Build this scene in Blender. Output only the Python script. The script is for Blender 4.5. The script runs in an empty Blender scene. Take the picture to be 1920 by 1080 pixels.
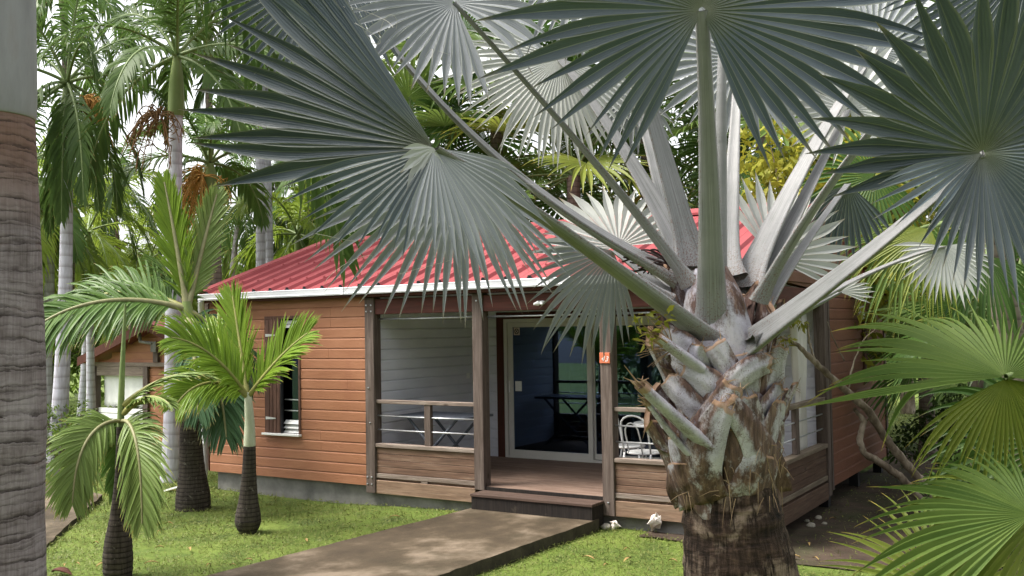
import bpy, math, random
import numpy as np
from mathutils import Vector, Matrix

random.seed(7)
RNG = np.random.default_rng(7)
sc = bpy.context.scene
COL = sc.collection
rad = math.radians

# ------------------------------------------------------------------ camera
F_PX = 1837.1                       # focal length in pixels of a 1920 px wide frame
CAM = np.array([6.6948, -9.8511, 1.8872])
YAW, PITCH, ROLL = 0.5581, 0.0414, 0.0168
def _rot():
    cy, sy = math.cos(YAW), math.sin(YAW)
    cp, sp = math.cos(PITCH), math.sin(PITCH)
    cr, sr = math.cos(ROLL), math.sin(ROLL)
    Rz = np.array([[cy, -sy, 0], [sy, cy, 0], [0, 0, 1]])
    Rx = np.array([[1, 0, 0], [0, cp, -sp], [0, sp, cp]])
    Ry = np.array([[cr, 0, sr], [0, 1, 0], [-sr, 0, cr]])
    return Rz @ Rx @ Ry
ROT = _rot()                        # columns: right, forward, up
RIGHT, FWD, UP = ROT[:, 0], ROT[:, 1], ROT[:, 2]
cam_data = bpy.data.cameras.new("camera")
cam_data.sensor_width = 36.0
cam_data.lens = 36.0 * F_PX / 1920.0
cam_data.clip_start = 0.05
cam_data.clip_end = 600.0
cam = bpy.data.objects.new("camera", cam_data)
COL.objects.link(cam)
M = Matrix.Identity(4)
for i in range(3):
    M[i][0], M[i][1], M[i][2], M[i][3] = RIGHT[i], UP[i], -FWD[i], CAM[i]
cam.matrix_world = M
sc.camera = cam

# ------------------------------------------------------------------ sky, sun, exposure
SUN_EL, SUN_AZ = rad(60), rad(232)   # azimuth clockwise from +Y
world = bpy.data.worlds.new("World")
sc.world = world
world.use_nodes = True
wn = world.node_tree
bg = wn.nodes["Background"]
sky = wn.nodes.new("ShaderNodeTexSky")
sky.sky_type = 'NISHITA'
sky.sun_disc = False
sky.sun_elevation = SUN_EL
sky.sun_rotation = SUN_AZ
sky.air_density = 1.0
sky.dust_density = 4.0
sky.ozone_density = 1.0
hs = wn.nodes.new("ShaderNodeHueSaturation")
hs.inputs["Saturation"].default_value = 0.12      # thin white overcast
wn.links.new(sky.outputs[0], hs.inputs["Color"])
wn.links.new(hs.outputs[0], bg.inputs["Color"])
bg.inputs["Strength"].default_value = 0.15
sun_d = bpy.data.lights.new("sun", 'SUN')
sun_d.energy = 2.1
sun_d.angle = rad(24)
sun_d.color = (1.0, 0.93, 0.82)
sun = bpy.data.objects.new("sun", sun_d)
COL.objects.link(sun)
sdir = Vector((math.sin(SUN_AZ) * math.cos(SUN_EL), math.cos(SUN_AZ) * math.cos(SUN_EL), math.sin(SUN_EL)))
sun.rotation_euler = (-sdir).to_track_quat('-Z', 'Y').to_euler()
sun.location = (0, 0, 30)
sc.view_settings.view_transform = 'Standard'
sc.view_settings.look = 'None'
sc.view_settings.exposure = 1.5
sc.view_settings.gamma = 1.0
sc.view_settings.use_curve_mapping = False

# ------------------------------------------------------------------ placing helpers
def gz(x, y):
    """height of the ground"""
    x = np.asarray(x, float); y = np.asarray(y, float)
    def ss(a): a = np.clip(a, 0, 1); return a * a * (3 - 2 * a)
    z = -0.385 + 0.02 * np.sin(x * 0.9 + 1) * np.cos(y * 0.7)
    z = z - 0.62 * ss((-x - 6.5) / 9) * ss((y + 3) / 9)
    z = z + 0.03 * ss((x + 2.2) / 1.2) * ss((y + 2.0) / 1.5) * (1 - ss((x - 3) / 1.0))
    return z
def ray(u, v):
    return ROT @ np.array([(u - 960) / F_PX, 1.0, (540 - v) / F_PX])
def px(u, v, d):
    return CAM + d * ray(u, v)
def onz(u, v, z):
    r = ray(u, v); return CAM + (z - CAM[2]) / r[2] * r
def ground(u, v):
    r = ray(u, v); t = 3.0
    for _ in range(4000):
        p = CAM + t * r
        if p[2] < gz(p[0], p[1]): break
        t += 0.02
    p[2] = float(gz(p[0], p[1])); return p
def depth(p):
    return float((np.asarray(p) - CAM) @ FWD)
def cdir(x, y, z):
    """right, up, towards the viewer -> world"""
    v = x * RIGHT + y * UP - z * FWD
    return v / np.linalg.norm(v)
def nrm(a):
    a = np.asarray(a, float); return a / (np.linalg.norm(a, axis=-1, keepdims=True) + 1e-12)

def empty(name, label=None, cat=None, loc=(0, 0, 0), group=None, rz=0.0):
    o = bpy.data.objects.new(name, None)
    o.empty_display_size = 0.2
    o.location = Vector([float(c) for c in loc]); o.rotation_euler = (0, 0, rz)
    COL.objects.link(o)
    if label: tag(o, label, cat, group)
    return o
def tag(o, label, cat, group=None, kind=None):
    o["label"] = label; o["category"] = cat
    if group: o["group"] = group
    if kind: o["kind"] = kind
    return o
def struct(o):
    o["kind"] = "structure"; return o

def mesh_obj(name, V, Fq, mats, parent=None, smooth=False, lf=None, mi=None, origin=None):
    """one mesh object from numpy vertices and a list/array of faces"""
    V = np.asarray(V, float)
    off = np.zeros(3)
    if parent is not None:
        p = parent
        while p is not None:
            off = off + np.array(p.location); p = p.parent
    elif origin is not None:
        off = np.asarray(origin, float)
    V = V - off
    me = bpy.data.meshes.new(name)
    if isinstance(Fq, np.ndarray):
        k = Fq.shape[1]; n = len(Fq)
        me.vertices.add(len(V)); me.vertices.foreach_set("co", V.ravel())
        me.loops.add(n * k); me.loops.foreach_set("vertex_index", Fq.astype(np.int32).ravel())
        me.polygons.add(n)
        me.polygons.foreach_set("loop_start", np.arange(0, n * k, k, dtype=np.int32))
        me.update(calc_edges=True)
    else:
        me.from_pydata([tuple(v) for v in V], [], [tuple(f) for f in Fq]); me.update()
    if not isinstance(mats, (list, tuple)): mats = [mats]
    for m in mats: me.materials.append(m)
    if mi is not None: me.polygons.foreach_set("material_index", np.asarray(mi, np.int32))
    me.polygons.foreach_set("use_smooth", np.full(len(me.polygons), bool(smooth)))
    if lf is not None:
        a = me.attributes.new("lf", 'FLOAT_VECTOR', 'POINT')
        a.data.foreach_set("vector", np.asarray(lf, float).ravel())
    me.update()
    o = bpy.data.objects.new(name, me)
    COL.objects.link(o)
    if parent is not None: o.parent = parent
    elif origin is not None: o.location = Vector([float(c) for c in origin])
    return o

class MB:
    """collects faceted pieces into one mesh"""
    def __init__(s): s.v = []; s.f = []; s.m = []; s.cur = 0
    def add(s, vs, fs):
        b = len(s.v); s.v += [tuple(map(float, v)) for v in vs]
        s.f += [tuple(b + i for i in f) for f in fs]; s.m += [s.cur] * len(fs); return s
    def box(s, x0, x1, y0, y1, z0, z1, bev=0.0):
        if bev <= 0:
            vs = [(x, y, z) for z in (z0, z1) for (x, y) in ((x0, y0), (x1, y0), (x1, y1), (x0, y1))]
            return s.add(vs, [(3, 2, 1, 0), (4, 5, 6, 7), (0, 1, 5, 4), (1, 2, 6, 5), (2, 3, 7, 6), (3, 0, 4, 7)])
        b = min(bev, (x1 - x0) / 3, (y1 - y0) / 3, (z1 - z0) / 3)
        vs = []
        for z, i in ((z0, b), (z0 + b, 0), (z1 - b, 0), (z1, b)):
            a0, a1, c0, c1 = x0 + i, x1 - i, y0 + i, y1 - i
            e = b if i == 0 else 0.0
            if i == 0:
                vs += [(a0 + e, c0, z), (a1 - e, c0, z), (a1, c0 + e, z), (a1, c1 - e, z), (a1 - e, c1, z), (a0 + e, c1, z), (a0, c1 - e, z), (a0, c0 + e, z)]
            else:
                vs += [(a0, c0, z), (a1, c0, z), (a1, c0, z), (a1, c1, z), (a1, c1, z), (a0, c1, z), (a0, c1, z), (a0, c0, z)]
        fs = [tuple(range(7, -1, -1)), tuple(range(24, 32))]
        for l in range(3):
            for i in range(8):
                j = (i + 1) % 8; fs.append((l * 8 + i, l * 8 + j, l * 8 + 8 + j, l * 8 + 8 + i))
        return s.add(vs, fs)
    def tube(s, pts, rs, n=8, cap=True):
        pts = np.asarray(pts, float)
        if np.isscalar(rs): rs = [rs] * len(pts)
        V, Fq, _ = tube_np(pts, rs, n)
        s.add(V, Fq.tolist())
        if cap:
            b = len(s.v) - len(V)
            s.f.append(tuple(b + i for i in range(n - 1, -1, -1))); s.m.append(s.cur)
            s.f.append(tuple(b + len(V) - n + i for i in range(n))); s.m.append(s.cur)
        return s
    def lathe(s, cx, cy, prof, n=20):
        vs = []
        for r, z in prof:
            vs += [(cx + r * math.cos(2 * math.pi * k / n), cy + r * math.sin(2 * math.pi * k / n), z) for k in range(n)]
        fs = []
        for l in range(len(prof) - 1):
            for k in range(n):
                j = (k + 1) % n; fs.append((l * n + k, l * n + j, l * n + n + j, l * n + n + k))
        fs.append(tuple(range(n - 1, -1, -1))); fs.append(tuple((len(prof) - 1) * n + k for k in range(n)))
        return s.add(vs, fs)
    def extrude(s, prof, a, b, ends=True):
        """prof: list of 3-D points at a's end given as function of vector; sweeps polyline prof from offset a to b"""
        a = np.asarray(a, float); b = np.asarray(b, float); prof = np.asarray(prof, float)
        n = len(prof)
        s.add(list(prof + a) + list(prof + b), [(i, (i + 1) % n, n + (i + 1) % n, n + i) for i in range(n)])
        if ends:
            bb = len(s.v) - 2 * n
            s.f.append(tuple(bb + i for i in range(n - 1, -1, -1))); s.f.append(tuple(bb + n + i for i in range(n))); s.m += [s.cur] * 2
        return s
    def build(s, name, mats, parent=None, smooth=False, origin=None):
        return mesh_obj(name, s.v, s.f, mats, parent, smooth, mi=s.m, origin=origin)

def tube_np(pts, rs, n=10, flat=1.0, upv=None):
    """swept ring; returns V, quads, attribute"""
    pts = np.asarray(pts, float); m = len(pts)
    T = np.gradient(pts, axis=0); T = nrm(T)
    ref = np.array([0, 0, 1.0]) if upv is None else np.asarray(upv, float)
    if upv is None and abs(T[0] @ ref) > 0.9: ref = np.array([1.0, 0, 0])
    N = np.zeros_like(T)
    for i in range(m):
        r = ref if i == 0 or upv is not None else N[i - 1]
        v = r - (r @ T[i]) * T[i]; N[i] = v / (np.linalg.norm(v) + 1e-9)
    B = np.cross(T, N)
    a = np.linspace(0, 2 * np.pi, n, endpoint=False)
    rs = np.asarray(rs, float)
    V = pts[:, None, :] + rs[:, None, None] * (np.cos(a)[None, :, None] * B[:, None, :] + flat * np.sin(a)[None, :, None] * N[:, None, :])
    idx = np.arange(m * n).reshape(m, n); nx = np.roll(idx, -1, 1)
    Fq = np.stack([idx[:-1], nx[:-1], nx[1:], idx[1:]], -1).reshape(-1, 4)
    t = np.linspace(0, 1, m)
    lf = np.stack([np.zeros((m, n)), np.repeat(t[:, None], n, 1), np.zeros((m, n))], -1).reshape(-1, 3)
    return V.reshape(-1, 3), Fq, lf

class NP:
    """collects numpy pieces (quads) with a leaf attribute and material index"""
    def __init__(s): s.V = []; s.F = []; s.A = []; s.M = []; s.n = 0
    def add(s, V, Fq, lf, mi=0):
        s.V.append(V); s.F.append(Fq + s.n); s.A.append(lf); s.M.append(np.full(len(Fq), mi)); s.n += len(V); return s
    def tube(s, pts, rs, n=8, mi=1, **k):
        V, Fq, lf = tube_np(pts, rs, n, **k); return s.add(V, Fq, lf, mi)
    def build(s, name, mats, parent=None, smooth=True, origin=None):
        return mesh_obj(name, np.concatenate(s.V), np.concatenate(s.F), mats, parent, smooth,
                        np.concatenate(s.A), np.concatenate(s.M), origin)

def copy_tree(o, loc, rz, label, group=None):
    c = o.copy(); COL.objects.link(c)
    c.location = Vector([float(q) for q in loc]); c.rotation_euler = (0, 0, rz); c["label"] = label
    if group: c["group"] = group
    for ch in list(o.children):
        d = ch.copy(); COL.objects.link(d); d.parent = c
        for g in list(ch.children):
            e = g.copy(); COL.objects.link(e); e.parent = d
    return c

# ------------------------------------------------------------------ materials
def srgb(r, g, b):
    f = lambda c: ((c / 255 + 0.055) / 1.055) ** 2.4 if c > 10 else c / 255 / 12.92
    return (f(r), f(g), f(b))
def newmat(name):
    m = bpy.data.materials.new(name); m.use_nodes = True
    return m, m.node_tree, m.node_tree.nodes["Principled BSDF"]
def nd(nt, typ, **kw):
    n = nt.nodes.new(typ)
    for k, v in kw.items():
        if k.startswith("_"): setattr(n, k[1:], v)
        else:
            key = k.replace("_", " ")
            if hasattr(v, "node"): nt.links.new(v, n.inputs[key])
            else: n.inputs[key].default_value = v
    return n
def ramp(nt, fac, stops):
    r = nt.nodes.new("ShaderNodeValToRGB")
    e = r.color_ramp.elements
    while len(e) < len(stops): e.new(0.5)
    for i, (p, c) in enumerate(stops):
        e[i].position = p; e[i].color = (c[0], c[1], c[2], 1) if not np.isscalar(c) else (c, c, c, 1)
    nt.links.new(fac, r.inputs[0]); return r.outputs[0]
def mixc(nt, fac, a, b, mode='MIX'):
    n = nt.nodes.new("ShaderNodeMix"); n.data_type = 'RGBA'; n.blend_type = mode
    for s, v in ((0, fac), (6, a), (7, b)):
        if hasattr(v, "node"): nt.links.new(v, n.inputs[s])
        elif s == 0: n.inputs[0].default_value = v
        else: n.inputs[s].default_value = (v[0], v[1], v[2], 1)
    return n.outputs[2]
def math_(nt, op, a, b=0.0, clamp=False):
    n = nt.nodes.new("ShaderNodeMath"); n.operation = op; n.use_clamp = clamp
    for i, v in enumerate((a, b)):
        if hasattr(v, "node"): nt.links.new(v, n.inputs[i])
        else: n.inputs[i].default_value = v
    return n.outputs[0]
def coords(nt, stretch=(1, 1, 1), kind="Object"):
    tc = nt.nodes.new("ShaderNodeTexCoord")
    mp = nd(nt, "ShaderNodeMapping", Vector=tc.outputs[kind], Scale=stretch)
    return mp.outputs[0]
def noise(nt, vec, scale, detail=6, rough=0.55, dist=0.0):
    return nd(nt, "ShaderNodeTexNoise", Vector=vec, Scale=scale, Detail=detail, Roughness=rough, Distortion=dist).outputs[0]
def bump(nt, bs, h, strength=0.4, dist=0.01):
    b = nd(nt, "ShaderNodeBump", Height=h, Strength=strength, Distance=dist)
    nt.links.new(b.outputs[0], bs.inputs["Normal"])

def mat(name, stops, scale=4, stretch=(1, 1, 1), rough=0.75, b=0.0, bscale=40, detail=7, spec=0.3, metal=0.0, stain=None, bstretch=None):
    """noise between colour stops; stain = (colour, scale, threshold, amount)"""
    m, nt, bs = newmat(name)
    v = coords(nt, stretch)
    c = ramp(nt, noise(nt, v, scale, detail, 0.6), stops)
    if stain:
        col, s2, th, am = stain
        f = ramp(nt, noise(nt, coords(nt), s2, 8, 0.65, 0.4), [(th, 0), (min(th + 0.18, 1), am)])
        c = mixc(nt, f, c, col)
    nt.links.new(c, bs.inputs["Base Color"])
    bs.inputs["Roughness"].default_value = rough
    bs.inputs["Specular IOR Level"].default_value = spec
    bs.inputs["Metallic"].default_value = metal
    if b > 0:
        bump(nt, bs, noise(nt, coords(nt, bstretch or stretch), bscale, 5, 0.6), b, 0.01)
    return m

def wood(name, stops, axis, rough=0.8, b=0.5, stain=None, s=1.0):
    """weathered timber, grain running along the given axis"""
    st = [14 * s, 14 * s, 14 * s]; st[axis] = 0.9 * s
    m, nt, bs = newmat(name)
    v = coords(nt, tuple(st))
    n1 = noise(nt, v, 1.6, 8, 0.65, 0.6)
    c = ramp(nt, n1, stops)
    n2 = noise(nt, coords(nt, tuple(q * 3 for q in st)), 1.5, 5, 0.7)
    c = mixc(nt, ramp(nt, n2, [(0.35, 0.45), (0.62, 0.0)]), c, (0.035, 0.025, 0.02))
    # knots
    kst = [5.0, 5.0, 5.0]; kst[axis] = 2.2
    vo = nd(nt, "ShaderNodeTexVoronoi", Vector=coords(nt, tuple(kst)), Scale=1.0)
    c = mixc(nt, ramp(nt, vo.outputs[0], [(0.05, 0.8), (0.11, 0.0)]), c, (0.03, 0.018, 0.012))
    if stain:
        col, s2, th, am = stain
        c = mixc(nt, ramp(nt, noise(nt, coords(nt), s2, 6, 0.6, 0.3), [(th, 0), (th + 0.2, am)]), c, col)
    nt.links.new(c, bs.inputs["Base Color"])
    bs.inputs["Roughness"].default_value = rough; bs.inputs["Specular IOR Level"].default_value = 0.25
    bump(nt, bs, n2, b, 0.006)
    return m

def leafmat(name, a, b_, edge=None, edge_am=0.5, transl=0.3, rough=0.5, tip=None, nscale=3.0, spec=0.22, tcol=None, veins=0.0, mid=None, hubc=None):
    """leaf: lf.x across (-1..1), lf.y along, lf.z random per leaflet"""
    m, nt, bs = newmat(name)
    at = nt.nodes.new("ShaderNodeAttribute"); at.attribute_name = "lf"
    sp = nd(nt, "ShaderNodeSeparateXYZ", Vector=at.outputs["Vector"])
    n = noise(nt, coords(nt), nscale, 5, 0.6)
    f = math_(nt, 'ADD', math_(nt, 'MULTIPLY', n, 0.8), math_(nt, 'MULTIPLY', sp.outputs[2], 0.6))
    c = mixc(nt, math_(nt, 'SUBTRACT', f, 0.25, True), a, b_)
    ax = math_(nt, 'ABSOLUTE', sp.outputs[0])
    if hubc is not None:
        c = mixc(nt, ramp(nt, sp.outputs[1], [(0.02, .7), (0.22, 0)]), c, hubc)
    if edge is not None:
        c = mixc(nt, ramp(nt, ax, [(0.80, 0), (0.97, edge_am)]), c, edge)
    if mid is not None:
        c = mixc(nt, ramp(nt, ax, [(0.02, mid[3]), (0.09, 0)]), c, mid[:3])
    if tip is not None:
        tt = math_(nt, 'ADD', sp.outputs[1], math_(nt, 'MULTIPLY', math_(nt, 'SUBTRACT', n, 0.5), 0.3))
        c = mixc(nt, ramp(nt, tt, [(0.90, 0), (0.99, 0.8)]), c, tip)
    nt.links.new(c, bs.inputs["Base Color"])
    bs.inputs["Roughness"].default_value = rough; bs.inputs["Specular IOR Level"].default_value = spec
    if veins > 0:
        w = math_(nt, 'SINE', math_(nt, 'MULTIPLY', sp.outputs[0], 26.0))
        bump(nt, bs, w, veins, 0.002)
    if transl > 0:
        tr = nt.nodes.new("ShaderNodeBsdfTranslucent")
        if tcol is None: nt.links.new(c, tr.inputs[0])
        else: tr.inputs[0].default_value = (*tcol, 1)
        mx = nd(nt, "ShaderNodeMixShader", Fac=transl)
        nt.links.new(bs.outputs[0], mx.inputs[1]); nt.links.new(tr.outputs[0], mx.inputs[2])
        nt.links.new(mx.outputs[0], nt.nodes["Material Output"].inputs[0])
    return m

def trunkmat(name, light, mid, dark, ring=9.0, rough=0.85, ringdark=0.7, patch=None, b=0.5, fine=30, dist=1.6):
    """ringed palm stem"""
    m, nt, bs = newmat(name)
    v = coords(nt)
    big = noise(nt, coords(nt, (3, 3, 1.2)), 1.2, 6, 0.65)
    c = ramp(nt, big, [(0.3, mid), (0.55, light), (0.8, mid)])
    fib = noise(nt, coords(nt, (fine, fine, 3)), 1.0, 5, 0.65)
    c = mixc(nt, ramp(nt, fib, [(0.3, 0.6), (0.6, 0.0)]), c, dark)
    wv = nd(nt, "ShaderNodeTexWave", Vector=v, Scale=ring / 6.283 * 2, Distortion=dist, Detail=4.0, Detail_Scale=1.1)
    wv.bands_direction = 'Z'; wv.wave_profile = 'SAW'
    rg = ramp(nt, wv.outputs[1], [(0.0, ringdark), (0.14, ringdark * .75), (0.30, 0.1), (0.42, 0.0)])
    c = mixc(nt, rg, c, dark)
    if patch:
        c = mixc(nt, ramp(nt, noise(nt, v, patch[1], 6, 0.7), [(patch[2], 0), (patch[2] + 0.1, patch[3])]), c, patch[0])
    nt.links.new(c, bs.inputs["Base Color"])
    bs.inputs["Roughness"].default_value = rough; bs.inputs["Specular IOR Level"].default_value = 0.2
    h = math_(nt, 'ADD', math_(nt, 'MULTIPLY', fib, 0.5), wv.outputs[1])
    bump(nt, bs, h, b, 0.012)
    return m

ORANGE = mat("orange_siding_paint", [(0.28, (0.25, 0.104, 0.052)), (0.5, (0.31, 0.136, 0.070)), (0.75, (0.37, 0.170, 0.092))], 1.3, (1, 1, 3), 0.62, 0.35, 6, stain=((0.23, 0.085, 0.05), 0.8, 0.56, 0.5), bstretch=(3, 3, 60))
SHADEORANGE = mat("shaded_siding_paint", [(0.25, (0.125, 0.048, 0.027)), (0.5, (0.155, 0.062, 0.036)), (0.8, (0.185, 0.078, 0.047))], 1.5, (1, 1, 3), 0.65, 0.35, 6, bstretch=(3, 3, 60))  # orange paint again, with the side wall's shade put into its colour
WHITEW = mat("white_siding_paint", [(0.3, (0.58, 0.585, 0.66)), (0.7, (0.67, 0.675, 0.74))], 2, (1, 1, 3), 0.55, 0.25, 6, stain=((0.5, 0.5, 0.5), 1.2, 0.6, 0.3), bstretch=(3, 3, 60))
ROOFM = mat("red_roof_sheet", [(0.3, (0.215, 0.040, 0.046)), (0.55, (0.26, 0.052, 0.058)), (0.8, (0.30, 0.075, 0.080))], 0.9, (1, 1, 1), 0.55, 0.05, 20, spec=0.22, stain=((0.31, 0.07, 0.078), 2.5, 0.6, 0.4))
GUTTERM = mat("white_gutter_paint", [(0.3, (0.66, 0.66, 0.72)), (0.7, (0.78, 0.78, 0.82))], 3, (1, 1, 1), 0.4, stain=((0.45, 0.45, 0.46), 2.0, 0.62, 0.4))
DARK = mat("dark_rubber", [(0.4, (0.012, 0.012, 0.014)), (0.7, (0.02, 0.02, 0.022))], 8)
CONC = mat("foundation_concrete", [(0.25, (0.11, 0.105, 0.10)), (0.5, (0.19, 0.185, 0.175)), (0.75, (0.27, 0.265, 0.25))], 3, (1, 1, 1), 0.9, 0.5, 30, stain=((0.07, 0.07, 0.065), 1.6, 0.52, 0.75))
PATHM = mat("stained_path_concrete", [(0.36, (0.036, 0.025, 0.014)), (0.46, (0.052, 0.037, 0.021)), (0.52, (0.085, 0.063, 0.040)), (0.60, (0.155, 0.120, 0.086))], 1.25, (1, 1, 1), 0.8, 0.5, 70, detail=12, stain=((0.026, 0.021, 0.009), 1.0, 0.48, 0.7))
PATHSIDE = mat("dark_path_edge", [(0.3, (0.03, 0.026, 0.018)), (0.7, (0.07, 0.06, 0.04))], 6, (1, 1, 1), 0.95, 0.5, 40)  # dark brown mottle on the slab sides
SOIL = mat("bare_soil", [(0.25, (0.022, 0.014, 0.009)), (0.5, (0.048, 0.032, 0.022)), (0.75, (0.08, 0.056, 0.04))], 3, (1, 1, 1), 0.95, 0.8, 30, detail=10, stain=((0.03, 0.045, 0.012), 0.9, 0.52, 0.7))
LAWNM = mat("lawn_soil", [(0.25, (0.035, 0.055, 0.010)), (0.5, (0.085, 0.125, 0.018)), (0.75, (0.13, 0.17, 0.03))], 2.2, (1, 1, 1), 0.95, 0.8, 35, detail=10)
GREY_V = wood("grey_timber_upright", [(0.25, (0.055, 0.038, 0.031)), (0.5, (0.115, 0.087, 0.074)), (0.75, (0.215, 0.175, 0.155))], 2)
GREY_X = wood("grey_timber_along", [(0.25, (0.13, 0.095, 0.075)), (0.5, (0.23, 0.18, 0.15)), (0.75, (0.36, 0.31, 0.27))], 0)
GREY_Y = wood("grey_timber_across", [(0.25, (0.10, 0.075, 0.055)), (0.5, (0.19, 0.15, 0.11)), (0.75, (0.30, 0.25, 0.19))], 1)
PLANK_X = wood("brown_plank_along", [(0.25, (0.085, 0.045, 0.03)), (0.5, (0.17, 0.10, 0.068)), (0.75, (0.29, 0.20, 0.145))], 0, s=0.8)
PLANK_Y = wood("brown_plank_across", [(0.25, (0.06, 0.032, 0.022)), (0.5, (0.105, 0.062, 0.042)), (0.75, (0.17, 0.115, 0.08))], 1, s=0.8)
FASC_X = wood("fascia_board_along", [(0.25, (0.15, 0.09, 0.058)), (0.5, (0.24, 0.155, 0.105)), (0.75, (0.34, 0.24, 0.17))], 0, s=0.8)
BEAM_X = wood("red_brown_beam_along", [(0.25, (0.05, 0.016, 0.012)), (0.5, (0.088, 0.027, 0.02)), (0.75, (0.13, 0.05, 0.038))], 0, s=0.8)
BEAM_Y = wood("red_brown_beam_across", [(0.25, (0.05, 0.016, 0.012)), (0.5, (0.088, 0.027, 0.02)), (0.75, (0.13, 0.05, 0.038))], 1, s=0.8)
DECKM = wood("deck_boards", [(0.25, (0.11, 0.07, 0.055)), (0.5, (0.19, 0.125, 0.095)), (0.75, (0.29, 0.21, 0.165))], 0)
TREADM = wood("step_tread", [(0.25, (0.045, 0.027, 0.020)), (0.5, (0.075, 0.047, 0.036)), (0.75, (0.12, 0.078, 0.060))], 0)
RISERM = wood("dark_step_riser", [(0.3, (0.006, 0.005, 0.004)), (0.55, (0.011, 0.009, 0.008)), (0.8, (0.03, 0.025, 0.02))], 2, stain=((0.22, 0.18, 0.13), 2.2, 0.66, 0.4))
SHUTTERM = wood("shutter_wood", [(0.25, (0.06, 0.028, 0.02)), (0.5, (0.11, 0.055, 0.04)), (0.75, (0.17, 0.09, 0.065))], 2)
TRIMR = wood("dark_red_trim", [(0.3, (0.055, 0.016, 0.010)), (0.7, (0.10, 0.03, 0.018))], 2, b=0.2)
CREAM = mat("cream_door_frame", [(0.3, (0.52, 0.50, 0.47)), (0.7, (0.60, 0.585, 0.55))], 2, rough=0.35, spec=0.5)
WHITEM = mat("white_plastic", [(0.3, (0.72, 0.72, 0.72)), (0.7, (0.80, 0.80, 0.79))], 3, rough=0.4, spec=0.5)
STEEL = mat("galvanised_steel", [(0.3, (0.42, 0.43, 0.45)), (0.7, (0.58, 0.59, 0.61))], 20, rough=0.35, metal=0.7)
CHAIRM = mat("grey_painted_tube", [(0.3, (0.52, 0.53, 0.55)), (0.7, (0.66, 0.67, 0.68))], 8, rough=0.35, spec=0.5)
TABLEM = mat("blue_grey_slats", [(0.3, (0.075, 0.085, 0.11)), (0.7, (0.11, 0.125, 0.155))], 8, rough=0.5)
CURTM = mat("pale_curtain_cloth", [(0.3, (0.50, 0.52, 0.50)), (0.7, (0.62, 0.64, 0.61))], 3, rough=0.8)
DRAPEM = mat("white_drape_canvas", [(0.3, (0.66, 0.64, 0.60)), (0.7, (0.76, 0.745, 0.71))], 1.5, rough=0.8, stain=((0.45, 0.40, 0.33), 1.5, 0.58, 0.5))
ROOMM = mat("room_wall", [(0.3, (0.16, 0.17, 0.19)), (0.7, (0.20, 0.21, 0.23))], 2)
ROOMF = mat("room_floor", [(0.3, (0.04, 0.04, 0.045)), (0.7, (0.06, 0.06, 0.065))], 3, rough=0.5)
SHELLM = mat("conch_shell", [(0.3, (0.72, 0.60, 0.56)), (0.55, (0.80, 0.73, 0.70)), (0.8, (0.62, 0.48, 0.36))], 14, rough=0.5, b=0.3, bscale=30)
STONEM = mat("pale_stone", [(0.3, (0.22, 0.20, 0.16)), (0.7, (0.45, 0.42, 0.36))], 12, rough=0.9, b=0.6, bscale=25)
PLATEM = mat("orange_number_plate", [(0.3, (0.52, 0.14, 0.07)), (0.7, (0.60, 0.18, 0.09))], 12, rough=0.5)
BARK = mat("grey_branch_bark", [(0.34, (0.085, 0.062, 0.045)), (0.52, (0.20, 0.16, 0.12)), (0.7, (0.38, 0.32, 0.26))], 9, (1, 1, 0.4), 0.9, 0.7, 40)
TEALM = mat("dark_teal_paint", [(0.3, (0.012, 0.045, 0.06)), (0.7, (0.02, 0.065, 0.085))], 2)

def glass_mat(name, tint=(0.55, 0.62, 0.66), boost=0.10, refl=(0.45, 0.62, 0.95)):
    m, nt, bs = newmat(name)
    nt.nodes.remove(bs)
    tr = nt.nodes.new("ShaderNodeBsdfTransparent"); tr.inputs[0].default_value = (*tint, 1)
    gl = nt.nodes.new("ShaderNodeBsdfGlossy"); gl.inputs["Roughness"].default_value = 0.015; gl.inputs["Color"].default_value = (*refl, 1)
    fr = nd(nt, "ShaderNodeFresnel", IOR=1.52)
    f = math_(nt, 'ADD', fr.outputs[0], boost, True)
    mx = nd(nt, "ShaderNodeMixShader", Fac=f)
    nt.links.new(tr.outputs[0], mx.inputs[1]); nt.links.new(gl.outputs[0], mx.inputs[2])
    nt.links.new(mx.outputs[0], nt.nodes["Material Output"].inputs[0])
    return m
GLASS = glass_mat("tinted_door_glass", (0.42, 0.50, 0.54), 0.10)
GLASS2 = glass_mat("window_glass", (0.18, 0.26, 0.32), 0.04)

# silver fan palm; paler leaf copies hold wax bloom and painted light, darkest the shade
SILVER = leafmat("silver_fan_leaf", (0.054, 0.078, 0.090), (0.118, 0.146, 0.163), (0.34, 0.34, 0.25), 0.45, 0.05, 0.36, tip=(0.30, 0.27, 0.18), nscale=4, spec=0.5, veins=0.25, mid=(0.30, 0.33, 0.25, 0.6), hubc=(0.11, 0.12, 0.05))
HALFLITSILVER = leafmat("half_lit_waxy_leaf", (0.205, 0.228, 0.245), (0.33, 0.345, 0.37), (0.50, 0.52, 0.42), 0.5, 0.10, 0.45, tip=(0.32, 0.28, 0.18), nscale=4, spec=0.45, veins=0.25, mid=(0.42, 0.44, 0.36, 0.6))
LITSILVER = leafmat("lit_wax_leaf", (0.42, 0.44, 0.43), (0.58, 0.59, 0.57), (0.62, 0.62, 0.54), 0.5, 0.16, 0.5, tip=(0.40, 0.33, 0.2), nscale=5, spec=0.4, veins=0.3)
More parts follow.
